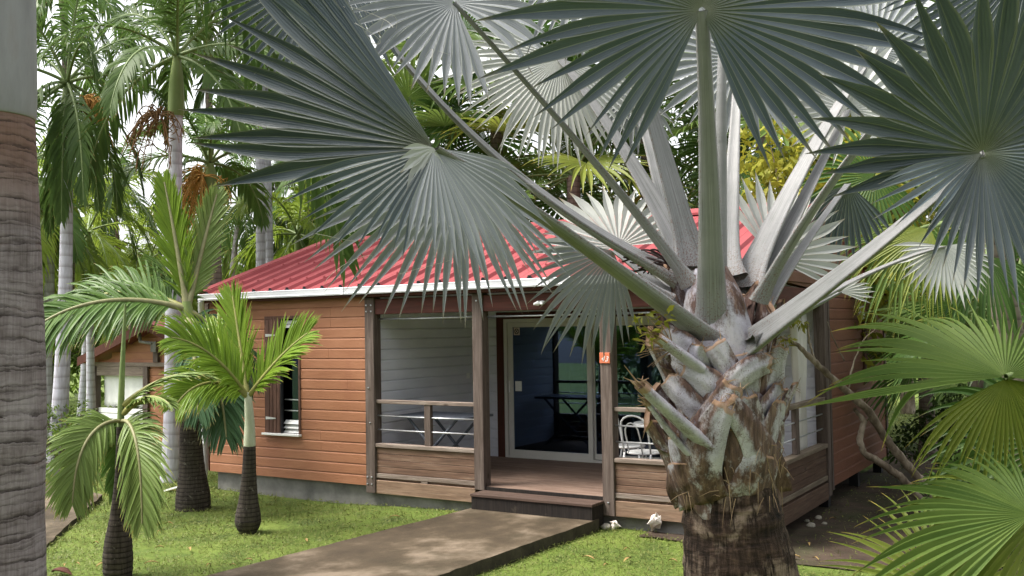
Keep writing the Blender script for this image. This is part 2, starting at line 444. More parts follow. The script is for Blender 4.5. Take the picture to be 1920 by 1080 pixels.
def petiole_mat():
    m, nt, bs = newmat("silver_petiole")
    at = nt.nodes.new("ShaderNodeAttribute"); at.attribute_name = "lf"
    sp = nd(nt, "ShaderNodeSeparateXYZ", Vector=at.outputs["Vector"])
    v = coords(nt)
    mp = nd(nt, "ShaderNodeMapping", Vector=at.outputs["Vector"], Scale=(9.0, 2.2, 1.0))
    st = noise(nt, mp.outputs[0], 2.0, 7, 0.65, .3)
    n = math_(nt, 'ADD', math_(nt, 'MULTIPLY', st, .65), math_(nt, 'MULTIPLY', noise(nt, coords(nt), 3, 6, 0.6), .35))
    c = ramp(nt, n, [(0.36, (0.098, 0.104, 0.098)), (0.46, (0.20, 0.203, 0.203)), (0.55, (0.238, 0.238, 0.242)), (0.66, (0.345, 0.335, 0.345))])
    # brown scurf speckle, thick near the base
    s1 = noise(nt, v, 120, 3, 0.6)
    near = math_(nt, 'SUBTRACT', 0.60, math_(nt, 'MULTIPLY', sp.outputs[1], 3.2))
    near = math_(nt, 'MAXIMUM', near, math_(nt, 'MULTIPLY', math_(nt, 'SUBTRACT', sp.outputs[0], 0.80), 2.2))
    thr = math_(nt, 'ADD', s1, math_(nt, 'MULTIPLY', near, 0.24))
    f = ramp(nt, thr, [(0.645, 0), (0.70, 0.75)])
    c = mixc(nt, f, c, (0.13, 0.065, 0.045))
    nt.links.new(c, bs.inputs["Base Color"])
    bs.inputs["Roughness"].default_value = 0.5; bs.inputs["Specular IOR Level"].default_value = 0.35
    bump(nt, bs, noise(nt, coords(nt), 60, 5, 0.6), 0.25, 0.006)
    return m
PETI = petiole_mat()
def boot_mat():
    m, nt, bs = newmat("silver_leaf_base")
    at = nt.nodes.new("ShaderNodeAttribute"); at.attribute_name = "lf"
    sp = nd(nt, "ShaderNodeSeparateXYZ", Vector=at.outputs["Vector"])
    v = coords(nt)
    c = ramp(nt, noise(nt, v, 9, 9, 0.7), [(0.32, (0.22, 0.19, 0.20)), (0.42, (0.37, 0.355, 0.40)), (0.56, (0.50, 0.485, 0.545)), (0.72, (0.63, 0.60, 0.65))])
    sk = ramp(nt, math_(nt, 'ADD', noise(nt, v, 150, 3, 0.7), math_(nt, 'MULTIPLY', noise(nt, v, 5, 4, .6), .5)), [(0.80, 0), (0.90, 0.75)])
    c = mixc(nt, sk, c, (0.13, 0.075, 0.055))
    # brown: more with age (lf.z) and along the rim (|lf.x|)
    ax = math_(nt, 'ABSOLUTE', sp.outputs[0])
    br = math_(nt, 'ADD', math_(nt, 'MULTIPLY', math_(nt, 'POWER', ax, 1.8), 0.48), math_(nt, 'MULTIPLY', sp.outputs[2], 0.85))
    br = math_(nt, 'ADD', br, noise(nt, coords(nt, (8, 8, 4.5)), 1.1, 9, 0.72))
    c = mixc(nt, ramp(nt, br, [(0.68, 0), (0.80, 0.95)]), c, ramp(nt, noise(nt, coords(nt, (30, 30, 4)), 1.0, 6, 0.7), [(0.32, (0.030, 0.014, 0.010)), (0.50, (0.105, 0.055, 0.038)), (0.70, (0.25, 0.16, 0.115))]))
    lich = math_(nt, 'MULTIPLY', ramp(nt, noise(nt, coords(nt, (1, 1, .6)), 7.5, 8, .7), [(0.52, 0), (0.60, 1)]), ramp(nt, noise(nt, v, 60, 4, .7), [(0.36, 0), (0.52, 1)]))
    c = mixc(nt, math_(nt, 'MULTIPLY', lich, .75), c, (0.50, 0.48, 0.50))
    # torn tan end
    c = mixc(nt, ramp(nt, math_(nt, 'ADD', sp.outputs[1], math_(nt, 'MULTIPLY', noise(nt, v, 14, 4, .6), .08)), [(0.985, 0), (1.02, 0.85)]), c, (0.34, 0.21, 0.13))
    nt.links.new(c, bs.inputs["Base Color"])
    bs.inputs["Roughness"].default_value = 0.7; bs.inputs["Specular IOR Level"].default_value = 0.25
    bump(nt, bs, noise(nt, coords(nt, (25, 25, 5)), 1.2, 6, 0.7), 0.6, 0.012)
    return m
BOOT = boot_mat()
def bistrunk_mat():
    m, nt, bs = newmat("fibrous_dark_trunk")
    fib = noise(nt, coords(nt, (38, 38, 5)), 1.0, 6, 0.7)
    hor = noise(nt, coords(nt, (5, 5, 22)), 1.0, 5, 0.65, .5)
    c = ramp(nt, math_(nt, 'ADD', math_(nt, 'MULTIPLY', fib, .6), math_(nt, 'MULTIPLY', hor, .4)), [(0.36, (0.008, 0.006, 0.005)), (0.48, (0.035, 0.022, 0.017)), (0.60, (0.095, 0.060, 0.045)), (0.70, (0.16, 0.11, 0.085))])
    big = noise(nt, coords(nt, (1, 1, 1.3)), 4.2, 5, 0.6, .4)
    pm = math_(nt, 'MULTIPLY', ramp(nt, big, [(0.50, 0), (0.60, 1)]), ramp(nt, fib, [(0.40, 0), (0.52, 1)]))
    c = mixc(nt, math_(nt, 'MULTIPLY', pm, .8), c, (0.30, 0.225, 0.175))
    c = mixc(nt, ramp(nt, big, [(0.33, .85), (0.44, 0)]), c, (0.007, 0.006, 0.006))
    nt.links.new(c, bs.inputs["Base Color"]); bs.inputs["Roughness"].default_value = 0.9; bs.inputs["Specular IOR Level"].default_value = 0.2
    bump(nt, bs, math_(nt, 'ADD', fib, hor), 1.0, 0.02)
    return m
BISTRUNK = bistrunk_mat()
FIBRE = mat("tan_fibre", [(0.3, (0.22, 0.14, 0.085)), (0.7, (0.42, 0.30, 0.19))], 20, rough=0.9)
THREAD = mat("white_leaf_thread", [(0.3, (0.55, 0.52, 0.45)), (0.7, (0.7, 0.68, 0.6))], 20, rough=0.8)
STALK = mat("dark_fruit_stalk", [(0.3, (0.018, 0.008, 0.007)), (0.7, (0.06, 0.028, 0.022))], 20, rough=0.6, spec=0.5)
def royal_mat():
    m, nt, bs = newmat("grey_royal_trunk")
    v = coords(nt)
    fib = noise(nt, coords(nt, (70, 70, 5)), 1.0, 5, 0.7)
    big = noise(nt, coords(nt, (3, 3, 5)), 1.3, 7, 0.65)
    c = ramp(nt, math_(nt, 'ADD', math_(nt, 'MULTIPLY', fib, .4), math_(nt, 'MULTIPLY', big, .6)), [(0.36, (0.15, 0.115, 0.128)), (0.48, (0.255, 0.207, 0.235)), (0.60, (0.345, 0.290, 0.33)), (0.7, (0.42, 0.365, 0.40))])
    wob = math_(nt, 'MULTIPLY', math_(nt, 'SUBTRACT', noise(nt, coords(nt, (2.0, 2.0, 6)), 1.0, 6, .65), .5), .13)
    sp = nd(nt, "ShaderNodeSeparateXYZ", Vector=v)
    z = math_(nt, 'ADD', sp.outputs[2], wob)
    tot = None
    for per, ph, wd, am in ((0.112, 0.0, 0.10, .95), (0.067, .3, 0.10, .8), (0.031, .1, .2, .35)):
        f = math_(nt, 'FRACT', math_(nt, 'DIVIDE', math_(nt, 'ADD', z, ph), per))
        r_ = ramp(nt, f, [(0.0, 0), (0.02, am), (wd, am * .7), (min(wd * 2.2, 1), 0)])
        r_ = math_(nt, 'MULTIPLY', r_, ramp(nt, noise(nt, coords(nt, (4, 4, 9)), 1.0 + ph, 4, .6), [(0.34, 0.1), (0.56, 1)]))
        tot = r_ if tot is None else math_(nt, 'MAXIMUM', tot, r_)
    young = nd(nt, 'ShaderNodeMapRange', Value=z, From_Min=2.75, From_Max=3.15)
    c = mixc(nt, math_(nt, 'MULTIPLY', young.outputs[0], .75), c, (0.25, 0.135, 0.105))
    c = mixc(nt, tot, c, (0.035, 0.024, 0.026))
    c = mixc(nt, ramp(nt, noise(nt, coords(nt, (3, 3, 8)), .8, 5, .6), [(0.60, 0), (0.70, .45)]), c, (0.16, 0.085, 0.07))
    nt.links.new(c, bs.inputs["Base Color"]); bs.inputs["Roughness"].default_value = 0.85; bs.inputs["Specular IOR Level"].default_value = 0.2
    bump(nt, bs, math_(nt, 'SUBTRACT', math_(nt, 'MULTIPLY', fib, .6), math_(nt, 'MULTIPLY', tot, .5)), 0.6, 0.008)
    return m
ROYAL = royal_mat()
SHAFT = mat("smooth_crownshaft", [(0.3, (0.22, 0.21, 0.23)), (0.55, (0.32, 0.31, 0.345)), (0.8, (0.25, 0.20, 0.19))], 2.5, (2, 2, 0.6), 0.45, 0.1, 30)
GSHAFT = mat("green_crownshaft", [(0.3, (0.12, 0.17, 0.05)), (0.7, (0.20, 0.25, 0.08))], 2.5, (2, 2, 0.6), 0.45)
PALETRUNK = trunkmat("pale_palm_trunk", (0.56, 0.56, 0.64), (0.42, 0.42, 0.48), (0.20, 0.18, 0.19), 5.5, 0.75, 0.55, ((0.22, 0.18, 0.16), 3, 0.66, 0.5), 0.25, 25)
BROWNTRUNK = trunkmat("brown_palm_trunk", (0.24, 0.20, 0.17), (0.16, 0.13, 0.11), (0.06, 0.045, 0.04), 10, 0.85, 0.7, None, 0.4, 25)
BLACKTRUNK = trunkmat("dark_young_trunk", (0.085, 0.070, 0.060), (0.036, 0.028, 0.024), (0.008, 0.006, 0.006), 20, 0.9, 0.85, ((0.26, 0.235, 0.205), 11, 0.60, 0.75), 1.0, 50, dist=2.5)
WAXSHAFT = mat("pale_wax_shaft", [(0.3, (0.30, 0.33, 0.22)), (0.7, (0.50, 0.52, 0.40))], 6, (2, 2, 0.6), 0.5)
YOUNGLEAF = leafmat("bright_young_leaf", (0.11, 0.20, 0.022), (0.235, 0.35, 0.035), (0.32, 0.40, 0.07), 0.5, 0.38, 0.4, tip=(0.45, 0.33, 0.10))
MIDLEAF = leafmat("green_feather_leaf", (0.055, 0.115, 0.028), (0.12, 0.21, 0.040), (0.20, 0.27, 0.08), 0.4, 0.32, 0.4, tip=(0.35, 0.27, 0.09))
PALELEAF = leafmat("dusty_feather_leaf", (0.12, 0.19, 0.045), (0.22, 0.30, 0.085), (0.36, 0.40, 0.16), 0.45, 0.28, 0.42, tip=(0.5, 0.42, 0.12))
BLUELEAF = leafmat("blue_green_leaf", (0.045, 0.10, 0.050), (0.085, 0.16, 0.075), (0.16, 0.23, 0.12), 0.4, 0.25, 0.4, tip=(0.3, 0.25, 0.1))
DARKFROND = leafmat("dark_royal_leaf", (0.045, 0.088, 0.022), (0.10, 0.165, 0.036), None, 0, 0.42, 0.5, tip=(0.3, 0.22, 0.08))
LITFROND = leafmat("yellow_green_royal_leaf", (0.13, 0.20, 0.025), (0.28, 0.36, 0.05), None, 0, 0.50, 0.5, tip=(0.4, 0.33, 0.08))
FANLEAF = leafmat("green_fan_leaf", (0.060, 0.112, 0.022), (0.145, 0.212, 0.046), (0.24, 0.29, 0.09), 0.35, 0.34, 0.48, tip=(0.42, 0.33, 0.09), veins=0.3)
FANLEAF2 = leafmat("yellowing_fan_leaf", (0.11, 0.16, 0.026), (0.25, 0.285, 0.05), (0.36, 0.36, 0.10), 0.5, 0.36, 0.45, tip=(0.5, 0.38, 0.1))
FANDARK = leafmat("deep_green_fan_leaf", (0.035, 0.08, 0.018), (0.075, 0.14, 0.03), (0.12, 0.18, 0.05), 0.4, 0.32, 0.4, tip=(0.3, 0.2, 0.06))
RACHIS = mat("leaf_rib", [(0.3, (0.16, 0.17, 0.05)), (0.7, (0.26, 0.25, 0.08))], 10, rough=0.5)
PALERACHIS = mat("pale_leaf_rib", [(0.3, (0.17, 0.17, 0.08)), (0.7, (0.26, 0.25, 0.13))], 10, rough=0.5)
GREENRIB = mat("green_leaf_rib", [(0.3, (0.10, 0.15, 0.05)), (0.7, (0.18, 0.23, 0.09))], 10, rough=0.5)
DRYLEAF = leafmat("dry_brown_leaf", (0.16, 0.085, 0.035), (0.33, 0.19, 0.075), None, 0, 0.2, 0.7)
ORANGEFLOWER = mat("orange_fruit_strand", [(0.3, (0.38, 0.17, 0.035)), (0.7, (0.55, 0.31, 0.085))], 12, rough=0.7)
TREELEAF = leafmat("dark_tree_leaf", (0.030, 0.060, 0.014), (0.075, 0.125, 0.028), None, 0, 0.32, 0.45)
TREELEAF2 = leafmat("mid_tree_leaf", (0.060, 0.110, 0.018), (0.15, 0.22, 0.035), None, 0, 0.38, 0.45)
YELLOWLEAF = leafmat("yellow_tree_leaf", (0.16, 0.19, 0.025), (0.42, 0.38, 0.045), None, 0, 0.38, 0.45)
GRASSM = leafmat("ground_cover_leaf", (0.072, 0.096, 0.020), (0.205, 0.225, 0.062), None, 0, 0.25, 0.55, nscale=0.8)

# ================================================================== the setting
def lawn():
    # finer near the house, coarse to the horizon
    def axis(lo, hi, far_lo, far_hi, st):
        return np.concatenate([np.linspace(far_lo, lo, 12)[:-1], np.arange(lo, hi, st), np.linspace(hi, far_hi, 12)])
    xs = axis(-24, 14, -160, 120, 0.35); ys = axis(-12, 16, -40, 220, 0.35)
    X, Y = np.meshgrid(xs, ys)
    V = np.stack([X, Y, gz(X, Y)], -1).reshape(-1, 3)
    i = np.arange(len(xs) * len(ys)).reshape(len(ys), len(xs))
    Fq = np.stack([i[:-1, :-1], i[:-1, 1:], i[1:, 1:], i[1:, :-1]], -1).reshape(-1, 4)
    struct(mesh_obj("lawn", V, Fq, LAWNM, smooth=True))
lawn()

def slab(name, poly, ztop, thick):
    """concrete slab with its own edge; poly counter-clockwise, ztop per corner"""
    P2, Z2 = [], []
    for k_ in range(len(poly)):
        a_, b_ = np.array(poly[k_]), np.array(poly[(k_ + 1) % len(poly)]); nn_ = max(1, int(np.linalg.norm(b_ - a_) / .12))
        for q_ in range(nn_):
            f_ = q_ / nn_; P2.append(tuple(a_ + (b_ - a_) * f_ + (RNG.normal(0, .007, 2) if q_ else 0))); Z2.append(ztop[k_] * (1 - f_) + ztop[(k_ + 1) % len(poly)] * f_)
    poly, ztop = P2, Z2
    mb = MB(); n = len(poly)
    top = [(p[0], p[1], z) for p, z in zip(poly, ztop)]
    bot = [(p[0], p[1], z - thick) for p, z in zip(poly, ztop)]
    mb.add(top, [tuple(range(n))])
    mb.cur = 1
    mb.add(top + bot, [(i, n + i, n + (i + 1) % n, (i + 1) % n) for i in range(n)])
    return struct(mb.build(name, [PATHM, PATHSIDE]))
ZP = -0.215
pl1, pl2 = onz(888, 951, ZP)[:2], onz(372, 1080, -0.33)[:2]
pr1, pr2 = onz(1111, 978, ZP)[:2], onz(822, 1080, -0.28)[:2]
# carry both edges on towards the viewer
e1 = pl2 + (pl2 - np.array([0.0, -0.3])) * 0.9
e2 = pr2 + (pr2 - np.array([1.70, -0.3])) * 1.6
PATH1 = [(0.10, -0.16), tuple(pl2), tuple(e1), tuple(e2), tuple(pr2), (1.72, -0.36), (1.72, -0.16)]
slab("path", PATH1, [ZP, -0.345, -0.36, -0.30, -0.275, ZP, ZP], 0.3)
q = [onz(192, 930, -0.33), onz(128, 985, -0.33), onz(70, 1036, -0.33)]
qb = onz(72, 903, -0.38)
back = qb + (qb - q[0]) * 2.2
front = q[2] + (q[2] - q[1]) * 2.0
PATH2 = [tuple(p[:2]) for p in (q[0], back, (back + front) / 2 + np.array([-3.5, -2.0, 0]), front, q[2], q[1])]
slab("side_path", PATH2, [-0.31, -0.36, -0.36, -0.34, -0.335, -0.32], 0.3)

def in_poly(P, poly, pad=0.0):
    x, y = P[:, 0], P[:, 1]; ins = np.zeros(len(P), bool); n = len(poly)
    for i in range(n):
        x1, y1 = poly[i]; x2, y2 = poly[(i + 1) % n]
        c = ((y1 > y) != (y2 > y)) & (x < (x2 - x1) * (y - y1) / (y2 - y1 + 1e-12) + x1)
        ins ^= c
    return ins

def soil():
    # irregular patch of bare soil in the shade to the right of the bungalow
    poly = []
    ctrl = [(2.2, -0.10), (3.3, -0.35), (4.2, -0.55), (5.0, -0.30), (5.6, 0.0), (6.6, 0.4), (8.5, 0.4), (11, 1.2), (14, 9), (4, 14), (3.2, 6), (3.2, 1.0), (2.2, 0.04)]
    n = len(ctrl)
    for i in range(n):
        a, b = np.array(ctrl[i]), np.array(ctrl[(i + 1) % n])
        for k in range(8):
            p = a + (b - a) * k / 8; poly.append(p + RNG.normal(0, 0.05, 2))
    poly = np.array(poly)
    xs = np.arange(2.0, 14.2, 0.22); ys = np.arange(-0.9, 14.2, 0.22)
    X, Y = np.meshgrid(xs, ys)
    Vv = np.stack([X, Y, gz(X, Y) + 0.012 + 0.012 * np.sin(X * 7) * np.sin(Y * 6)], -1).reshape(-1, 3)
    i = np.arange(len(xs) * len(ys)).reshape(len(ys), len(xs))
    Fq = np.stack([i[:-1, :-1], i[:-1, 1:], i[1:, 1:], i[1:, :-1]], -1).reshape(-1, 4)
    c = Vv[Fq].mean(1)
    keep = in_poly(c, [tuple(p) for p in poly])
    struct(mesh_obj("bare_soil", Vv, Fq[keep], SOIL, smooth=True))
    return [tuple(p) for p in poly]
SOILPOLY = soil()

def grass():
    N = 430000
    ang = YAW + np.radians(RNG.uniform(-40, 40, N))
    r = np.exp(RNG.uniform(math.log(4.2), math.log(30), N))
    x = CAM[0] - np.sin(ang) * r; y = CAM[1] + np.cos(ang) * r
    P = np.stack([x, y], -1)
    bad = in_poly(P, PATH1) | in_poly(P, PATH2)
    bad |= (x > -4.6) & (x < 3.5) & (y > 0.06) & (y < 6)
    inso = in_poly(P, SOILPOLY)
    bad |= inso & (RNG.random(N) > 0.10)
    # thin, bare spots
    th = np.sin(x * 1.7 + 2 * np.sin(y * 1.3)) * np.sin(y * 2.1 + 1.5 * np.sin(x * 0.9))
    bad |= (th > 0.75) & (RNG.random(N) < 0.6)
    x, y, r = x[~bad], y[~bad], r[~bad]; n = len(x)
    tall = np.arange(n) < n // 12
    lump = 0.5 + 0.5 * np.sin(x * 9 + 3 * np.sin(y * 5)) * np.sin(y * 8 + 3 * np.sin(x * 4))
    h = RNG.uniform(0.006, 0.030, n) * (0.5 + 0.9 * lump) * np.clip(r / 11, 0.75, 2.0)
    s = RNG.uniform(0.006, 0.016, n) * np.clip(r / 9, 0.7, 2.2)
    base = np.stack([x, y, gz(x, y) + h + 0.003], -1)
    a = RNG.uniform(0, 2 * np.pi, n); t = RNG.uniform(-0.5, 1.1, n)
    d = np.stack([np.cos(a), np.sin(a), np.sin(t) * 0.9], -1) * s[:, None]
    w = np.stack([-np.sin(a), np.cos(a), RNG.uniform(-0.4, 0.4, n)], -1) * (s * 0.42)[:, None]
    hh = RNG.uniform(.025, .06, n) * np.clip(r / 11, .8, 1.6); ln = np.stack([np.cos(a), np.sin(a), np.full(n, 2.2)], -1) * (hh * .42)[:, None]
    d = np.where(tall[:, None], ln, d); w = np.where(tall[:, None], w * .45, w)
    V = np.stack([base - d, base + w, base + d * 1.3, base - w], 1).reshape(-1, 3)
    Fq = np.arange(4 * n).reshape(-1, 4)
    rnd = np.clip(RNG.normal(0.5, 0.28, n), 0, 1)
    lf = np.stack([np.zeros((n, 4)), np.zeros((n, 4)), np.repeat(rnd[:, None], 4, 1)], -1).reshape(-1, 3)
    o = mesh_obj("grass", V, Fq, GRASSM, lf=lf)
    tag(o, "short bright green ground cover spread over the whole lawn", "grass", kind="stuff")
grass()

# ================================================================== the bungalow
XL, XR = -4.70, 3.59                 # left and right walls
Z0 = -0.114                          # bottom of the siding
EAVE_Y, EAVE_Z, RIDGE_Y, RIDGE_Z = -0.13, 2.465, 2.53, 3.39
SLOPE = (RIDGE_Z - EAVE_Z) / (RIDGE_Y - EAVE_Y)
BACK_Y = 5.75
def roof_z(y):
    return RIDGE_Z - SLOPE * abs(y - RIDGE_Y)
house = empty("bungalow", "orange wooden bungalow with red sheet roof and open veranda behind the silver palm", "house", (0, 0, -0.385))

BJ = np.random.default_rng(8)
def siding(mb, axis, face, a0, a1, z0, z1, out, pitch=0.1372, zref=Z0, top=None):
    """lapped boards with a bevelled upper edge. axis 0: wall along x at y=face, out=+-1 along y; axis 1: along y at x=face.
    top: function of the running coordinate that clips the boards (gable)"""
    k0 = int(math.floor((z0 - zref) / pitch + 1e-6)); z = zref + k0 * pitch
    while z < z1 - 0.004:
        zb, zt = max(z, z0), min(z + pitch - 0.003, z1)
        b0, b1 = a0, a1
        if top is not None:
            # shorten the board where the roof line cuts it
            ss = np.linspace(a0, a1, 400); ok = ss[[top(q) > zt for q in ss]]
            if len(ok) < 2: z += pitch; continue
            b0, b1 = ok[0], ok[-1]
        zbev = max(zb, min(z + pitch * 0.80, zt))
        prof = [(0.0, zb), (0.019, zb), (0.019, zbev), (0.005 if zt > zbev else 0.019, zt), (0.0, zt)]
        prof = [(max(o, 0.0), zz) for o, zz in prof]
        if axis == 0:
            P = [(0, face + out * o, zz) for o, zz in prof]; A, B = (b0, 0, 0), (b1, 0, 0)
            if b1 - b0 > 1.0 and BJ.random() < .35:
                c_ = BJ.uniform(b0 + .3, b1 - .3); mb.extrude(P, A, (c_ - .0015, 0, 0)); A = (c_ + .0015, 0, 0)
        else:
            P = [(face + out * o, 0, zz) for o, zz in prof]; A, B = (0, b0, 0), (0, b1, 0)
        mb.extrude(P, A, B)
        z += pitch
def wall_core(mb, x0, x1, y0, y1, z0, z1): mb.box(x0, x1, y0, y1, z0, z1)

WX0, WX1, WZ0, WZ1 = -3.56, -2.885, 0.495, 2.115
P1L, P1R, P2L, P2R, P3L, P3R, P4L = -1.722, -1.570, -0.024, 0.120, 1.701, 1.843, 3.445
# front wall with the window opening
mb = MB()
siding(mb, 0, 0.019, XL, WX0, Z0, 2.36, -1); siding(mb, 0, 0.019, WX1, P1L, Z0, 2.36, -1)
siding(mb, 0, 0.019, WX0, WX1, Z0, WZ0 - 0.03, -1); siding(mb, 0, 0.019, WX0, WX1, WZ1, 2.36, -1)
wall_core(mb, XL, WX0, 0.020, 0.12, Z0, 2.36); wall_core(mb, WX1, P1L, 0.020, 0.12, Z0, 2.36)
wall_core(mb, WX0, WX1, 0.020, 0.12, Z0, WZ0 - 0.03); wall_core(mb, WX0, WX1, 0.020, 0.12, WZ1, 2.36)
w = mb.build("wall", ORANGE, house)
# left gable wall
mb = MB()
siding(mb, 1, XL + 0.0, 0.02, BACK_Y, Z0, 3.3, -1, top=lambda y: roof_z(y) - 0.10)
mb.box(XL + 0.001, XL + 0.1, 0.121, BACK_Y, Z0, 2.14)
mb.add([(XL + .001, .121, 2.14), (XL + .001, BACK_Y, 2.14), (XL + .001, RIDGE_Y, roof_z(RIDGE_Y) - .12), (XL + .1, .121, 2.14), (XL + .1, BACK_Y, 2.14), (XL + .1, RIDGE_Y, roof_z(RIDGE_Y) - .12)], [(0, 2, 1), (3, 4, 5), (0, 3, 5, 2), (1, 2, 5, 4)])
mb.build("wall", ORANGE, house)
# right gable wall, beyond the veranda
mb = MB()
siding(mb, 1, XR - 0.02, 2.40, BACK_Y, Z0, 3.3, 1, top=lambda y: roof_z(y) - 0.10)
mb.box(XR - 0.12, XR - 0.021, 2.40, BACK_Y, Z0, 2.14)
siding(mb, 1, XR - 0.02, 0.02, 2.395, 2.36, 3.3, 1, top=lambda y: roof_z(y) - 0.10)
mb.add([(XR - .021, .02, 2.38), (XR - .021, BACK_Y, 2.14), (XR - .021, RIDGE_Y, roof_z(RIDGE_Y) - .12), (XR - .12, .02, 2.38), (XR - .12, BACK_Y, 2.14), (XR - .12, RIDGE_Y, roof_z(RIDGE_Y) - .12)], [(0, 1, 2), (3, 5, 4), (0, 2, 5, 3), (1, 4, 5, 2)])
o = mb.build("wall", SHADEORANGE, house); o["label"] = "dark red brown side wall of lapped boards, shade put into the colour"
# back wall and room
mb = MB(); mb.box(XL + 0.1, XR - 0.12, BACK_Y - 0.1, BACK_Y, Z0, 2.2); mb.build("wall", SHADEORANGE, house)
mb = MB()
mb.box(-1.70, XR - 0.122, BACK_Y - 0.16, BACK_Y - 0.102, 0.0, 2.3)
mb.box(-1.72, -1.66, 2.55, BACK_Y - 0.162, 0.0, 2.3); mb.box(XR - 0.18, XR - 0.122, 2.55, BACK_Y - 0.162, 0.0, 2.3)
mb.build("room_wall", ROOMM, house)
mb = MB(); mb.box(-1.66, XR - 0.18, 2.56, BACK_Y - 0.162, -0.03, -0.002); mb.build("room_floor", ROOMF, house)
# concrete base, piers
mb = MB(); mb.box(XL + 0.07, 3.30, 0.085, 0.25, -0.8, Z0 - 0.004)
mb.box(XL + 0.07, XL + 0.23, 0.251, BACK_Y - 0.2, -0.8, Z0 - 0.004); mb.build("foundation", CONC, house)
for yy in (2.42, 4.0, 5.5):
    mb = MB(); mb.box(3.42, 3.54, yy, yy + 0.12, -0.8, Z0 - 0.004); mb.build("pier", DARK, house)
mb = MB(); mb.box(XL + 0.3, XR - 0.05, 0.30, BACK_Y - 0.05, Z0 - 0.012, -0.05); mb.build("floor_frame", RISERM, house)

# roof of ribbed sheet
def roof_slope(y0, z0, y1, z1, x0, x1, pitch=0.322):
    L = math.hypot(y1 - y0, z1 - z0); dy, dz = (y1 - y0) / L, (z1 - z0) / L
    ny, nz = (-dz, dy) if dy > 0 else (dz, -dy)
    xs = []; hs = []
    x = x0
    prof = [(x0, 0.0)]
    k = x0 + 0.10
    while k + 0.09 < x1:
        prof += [(k, 0.0), (k + 0.024, 0.040), (k + 0.058, 0.040), (k + 0.082, 0.0)]
        # small stiffening swages
        prof += [(k + 0.19, 0.0), (k + 0.196, 0.004), (k + 0.206, 0.004), (k + 0.212, 0.0)]
        k += pitch
    prof = [p for p in prof if p[0] < x1] + [(x1, 0.0)]
    V = []
    for (xx, h) in prof: V.append((xx, y0 + ny * h, z0 + nz * h))
    for (xx, h) in prof: V.append((xx, y1 + ny * h, z1 + nz * h))
    for (xx, h) in prof: V.append((xx, y0 + ny * (h - 0.004), z0 + nz * (h - 0.004)))
    for (xx, h) in prof: V.append((xx, y1 + ny * (h - 0.004), z1 + nz * (h - 0.004)))
    n = len(prof); F = []
    for i in range(n - 1):
        F.append((i, i + 1, n + i + 1, n + i)); F.append((2 * n + i + 1, 2 * n + i, 3 * n + i, 3 * n + i + 1))
        F.append((i + 1, i, 2 * n + i, 2 * n + i + 1))
    return V, F, (dy, dz, ny, nz, L)
RX0, RX1 = XL - 0.045, XR + 0.10
mb = MB()
V, F, (dy, dz, ny, nz, RL) = roof_slope(EAVE_Y, EAVE_Z, RIDGE_Y, RIDGE_Z, RX0, RX1); mb.add(V, F)
yb = BACK_Y + 0.15
V, F, _ = roof_slope(yb, roof_z(yb), RIDGE_Y, RIDGE_Z, RX0, RX1); mb.add(V, F)
roof = mb.build("roof", ROOFM, house); roof["label"] = "red ribbed sheet roof"
# ridge and verge flashings
mb = MB()
for s in (1, -1):
    a = (RIDGE_Y, RIDGE_Z + 0.062); b = (RIDGE_Y - s * 0.20, RIDGE_Z + 0.052 - SLOPE * 0.20)
    mb.add([(RX0 - .02, a[0], a[1]), (RX1 + .02, a[0], a[1]), (RX1 + .02, b[0], b[1]), (RX0 - .02, b[0], b[1]), (RX0 - .02, b[0], b[1] - .03), (RX1 + .02, b[0], b[1] - .03)], [(0, 1, 2, 3) if s < 0 else (3, 2, 1, 0), (3, 2, 5, 4)])
mb.build("ridge_cap", ROOFM, roof)
for xa, xb in ((RX0 - 0.025, RX0 + 0.13), (RX1 - 0.13, RX1 + 0.025)):
    mb = MB()
    for (ya, za, s) in ((EAVE_Y - 0.01, EAVE_Z, 1), (yb, roof_z(yb), -1)):
        p = [(xa, 0.058), (xb, 0.050), (xb, 0.040), (xa + 0.004, 0.046), (xa + 0.004, -0.10), (xa, -0.10)]
        A = [(x, ya, za + h) for x, h in p]; B = [(x, RIDGE_Y, RIDGE_Z + h) for x, h in p]
        mb.add(A + B, [(i, (i + 1) % 6, 6 + (i + 1) % 6, 6 + i) for i in range(6)] + [(5, 4, 3, 2, 1, 0), (6, 7, 8, 9, 10, 11)])
    mb.build("verge_flashing", ROOFM, roof)
# black closers under each rib end, screws with washers
k = RX0 + 0.10
sc_mb = MB()
while k + 0.09 < RX1:
    mb = MB(); mb.extrude([(k + .004, EAVE_Y - .006, EAVE_Z), (k + .026, EAVE_Y - .018, EAVE_Z + .036), (k + .056, EAVE_Y - .018, EAVE_Z + .036), (k + .078, EAVE_Y - .006, EAVE_Z)], (0, 0, 0), (0, 0.01, 0)); mb.build("rib_closer", DARK, roof)
    for t in (0.42, 1.30, 2.2):
        c = (k + 0.041, EAVE_Y + dy * t + ny * .041, EAVE_Z + dz * t + nz * .041)
        sc_mb.tube([c, (c[0], c[1] + ny * .006, c[2] + nz * .006), (c[0], c[1] + ny * .007, c[2] + nz * .007), (c[0], c[1] + ny * .018, c[2] + nz * .018)], [0.019, 0.019, 0.009, 0.007], 8)
    k += 0.322
sc_mb.build("roof_screw", ROOFM, roof)
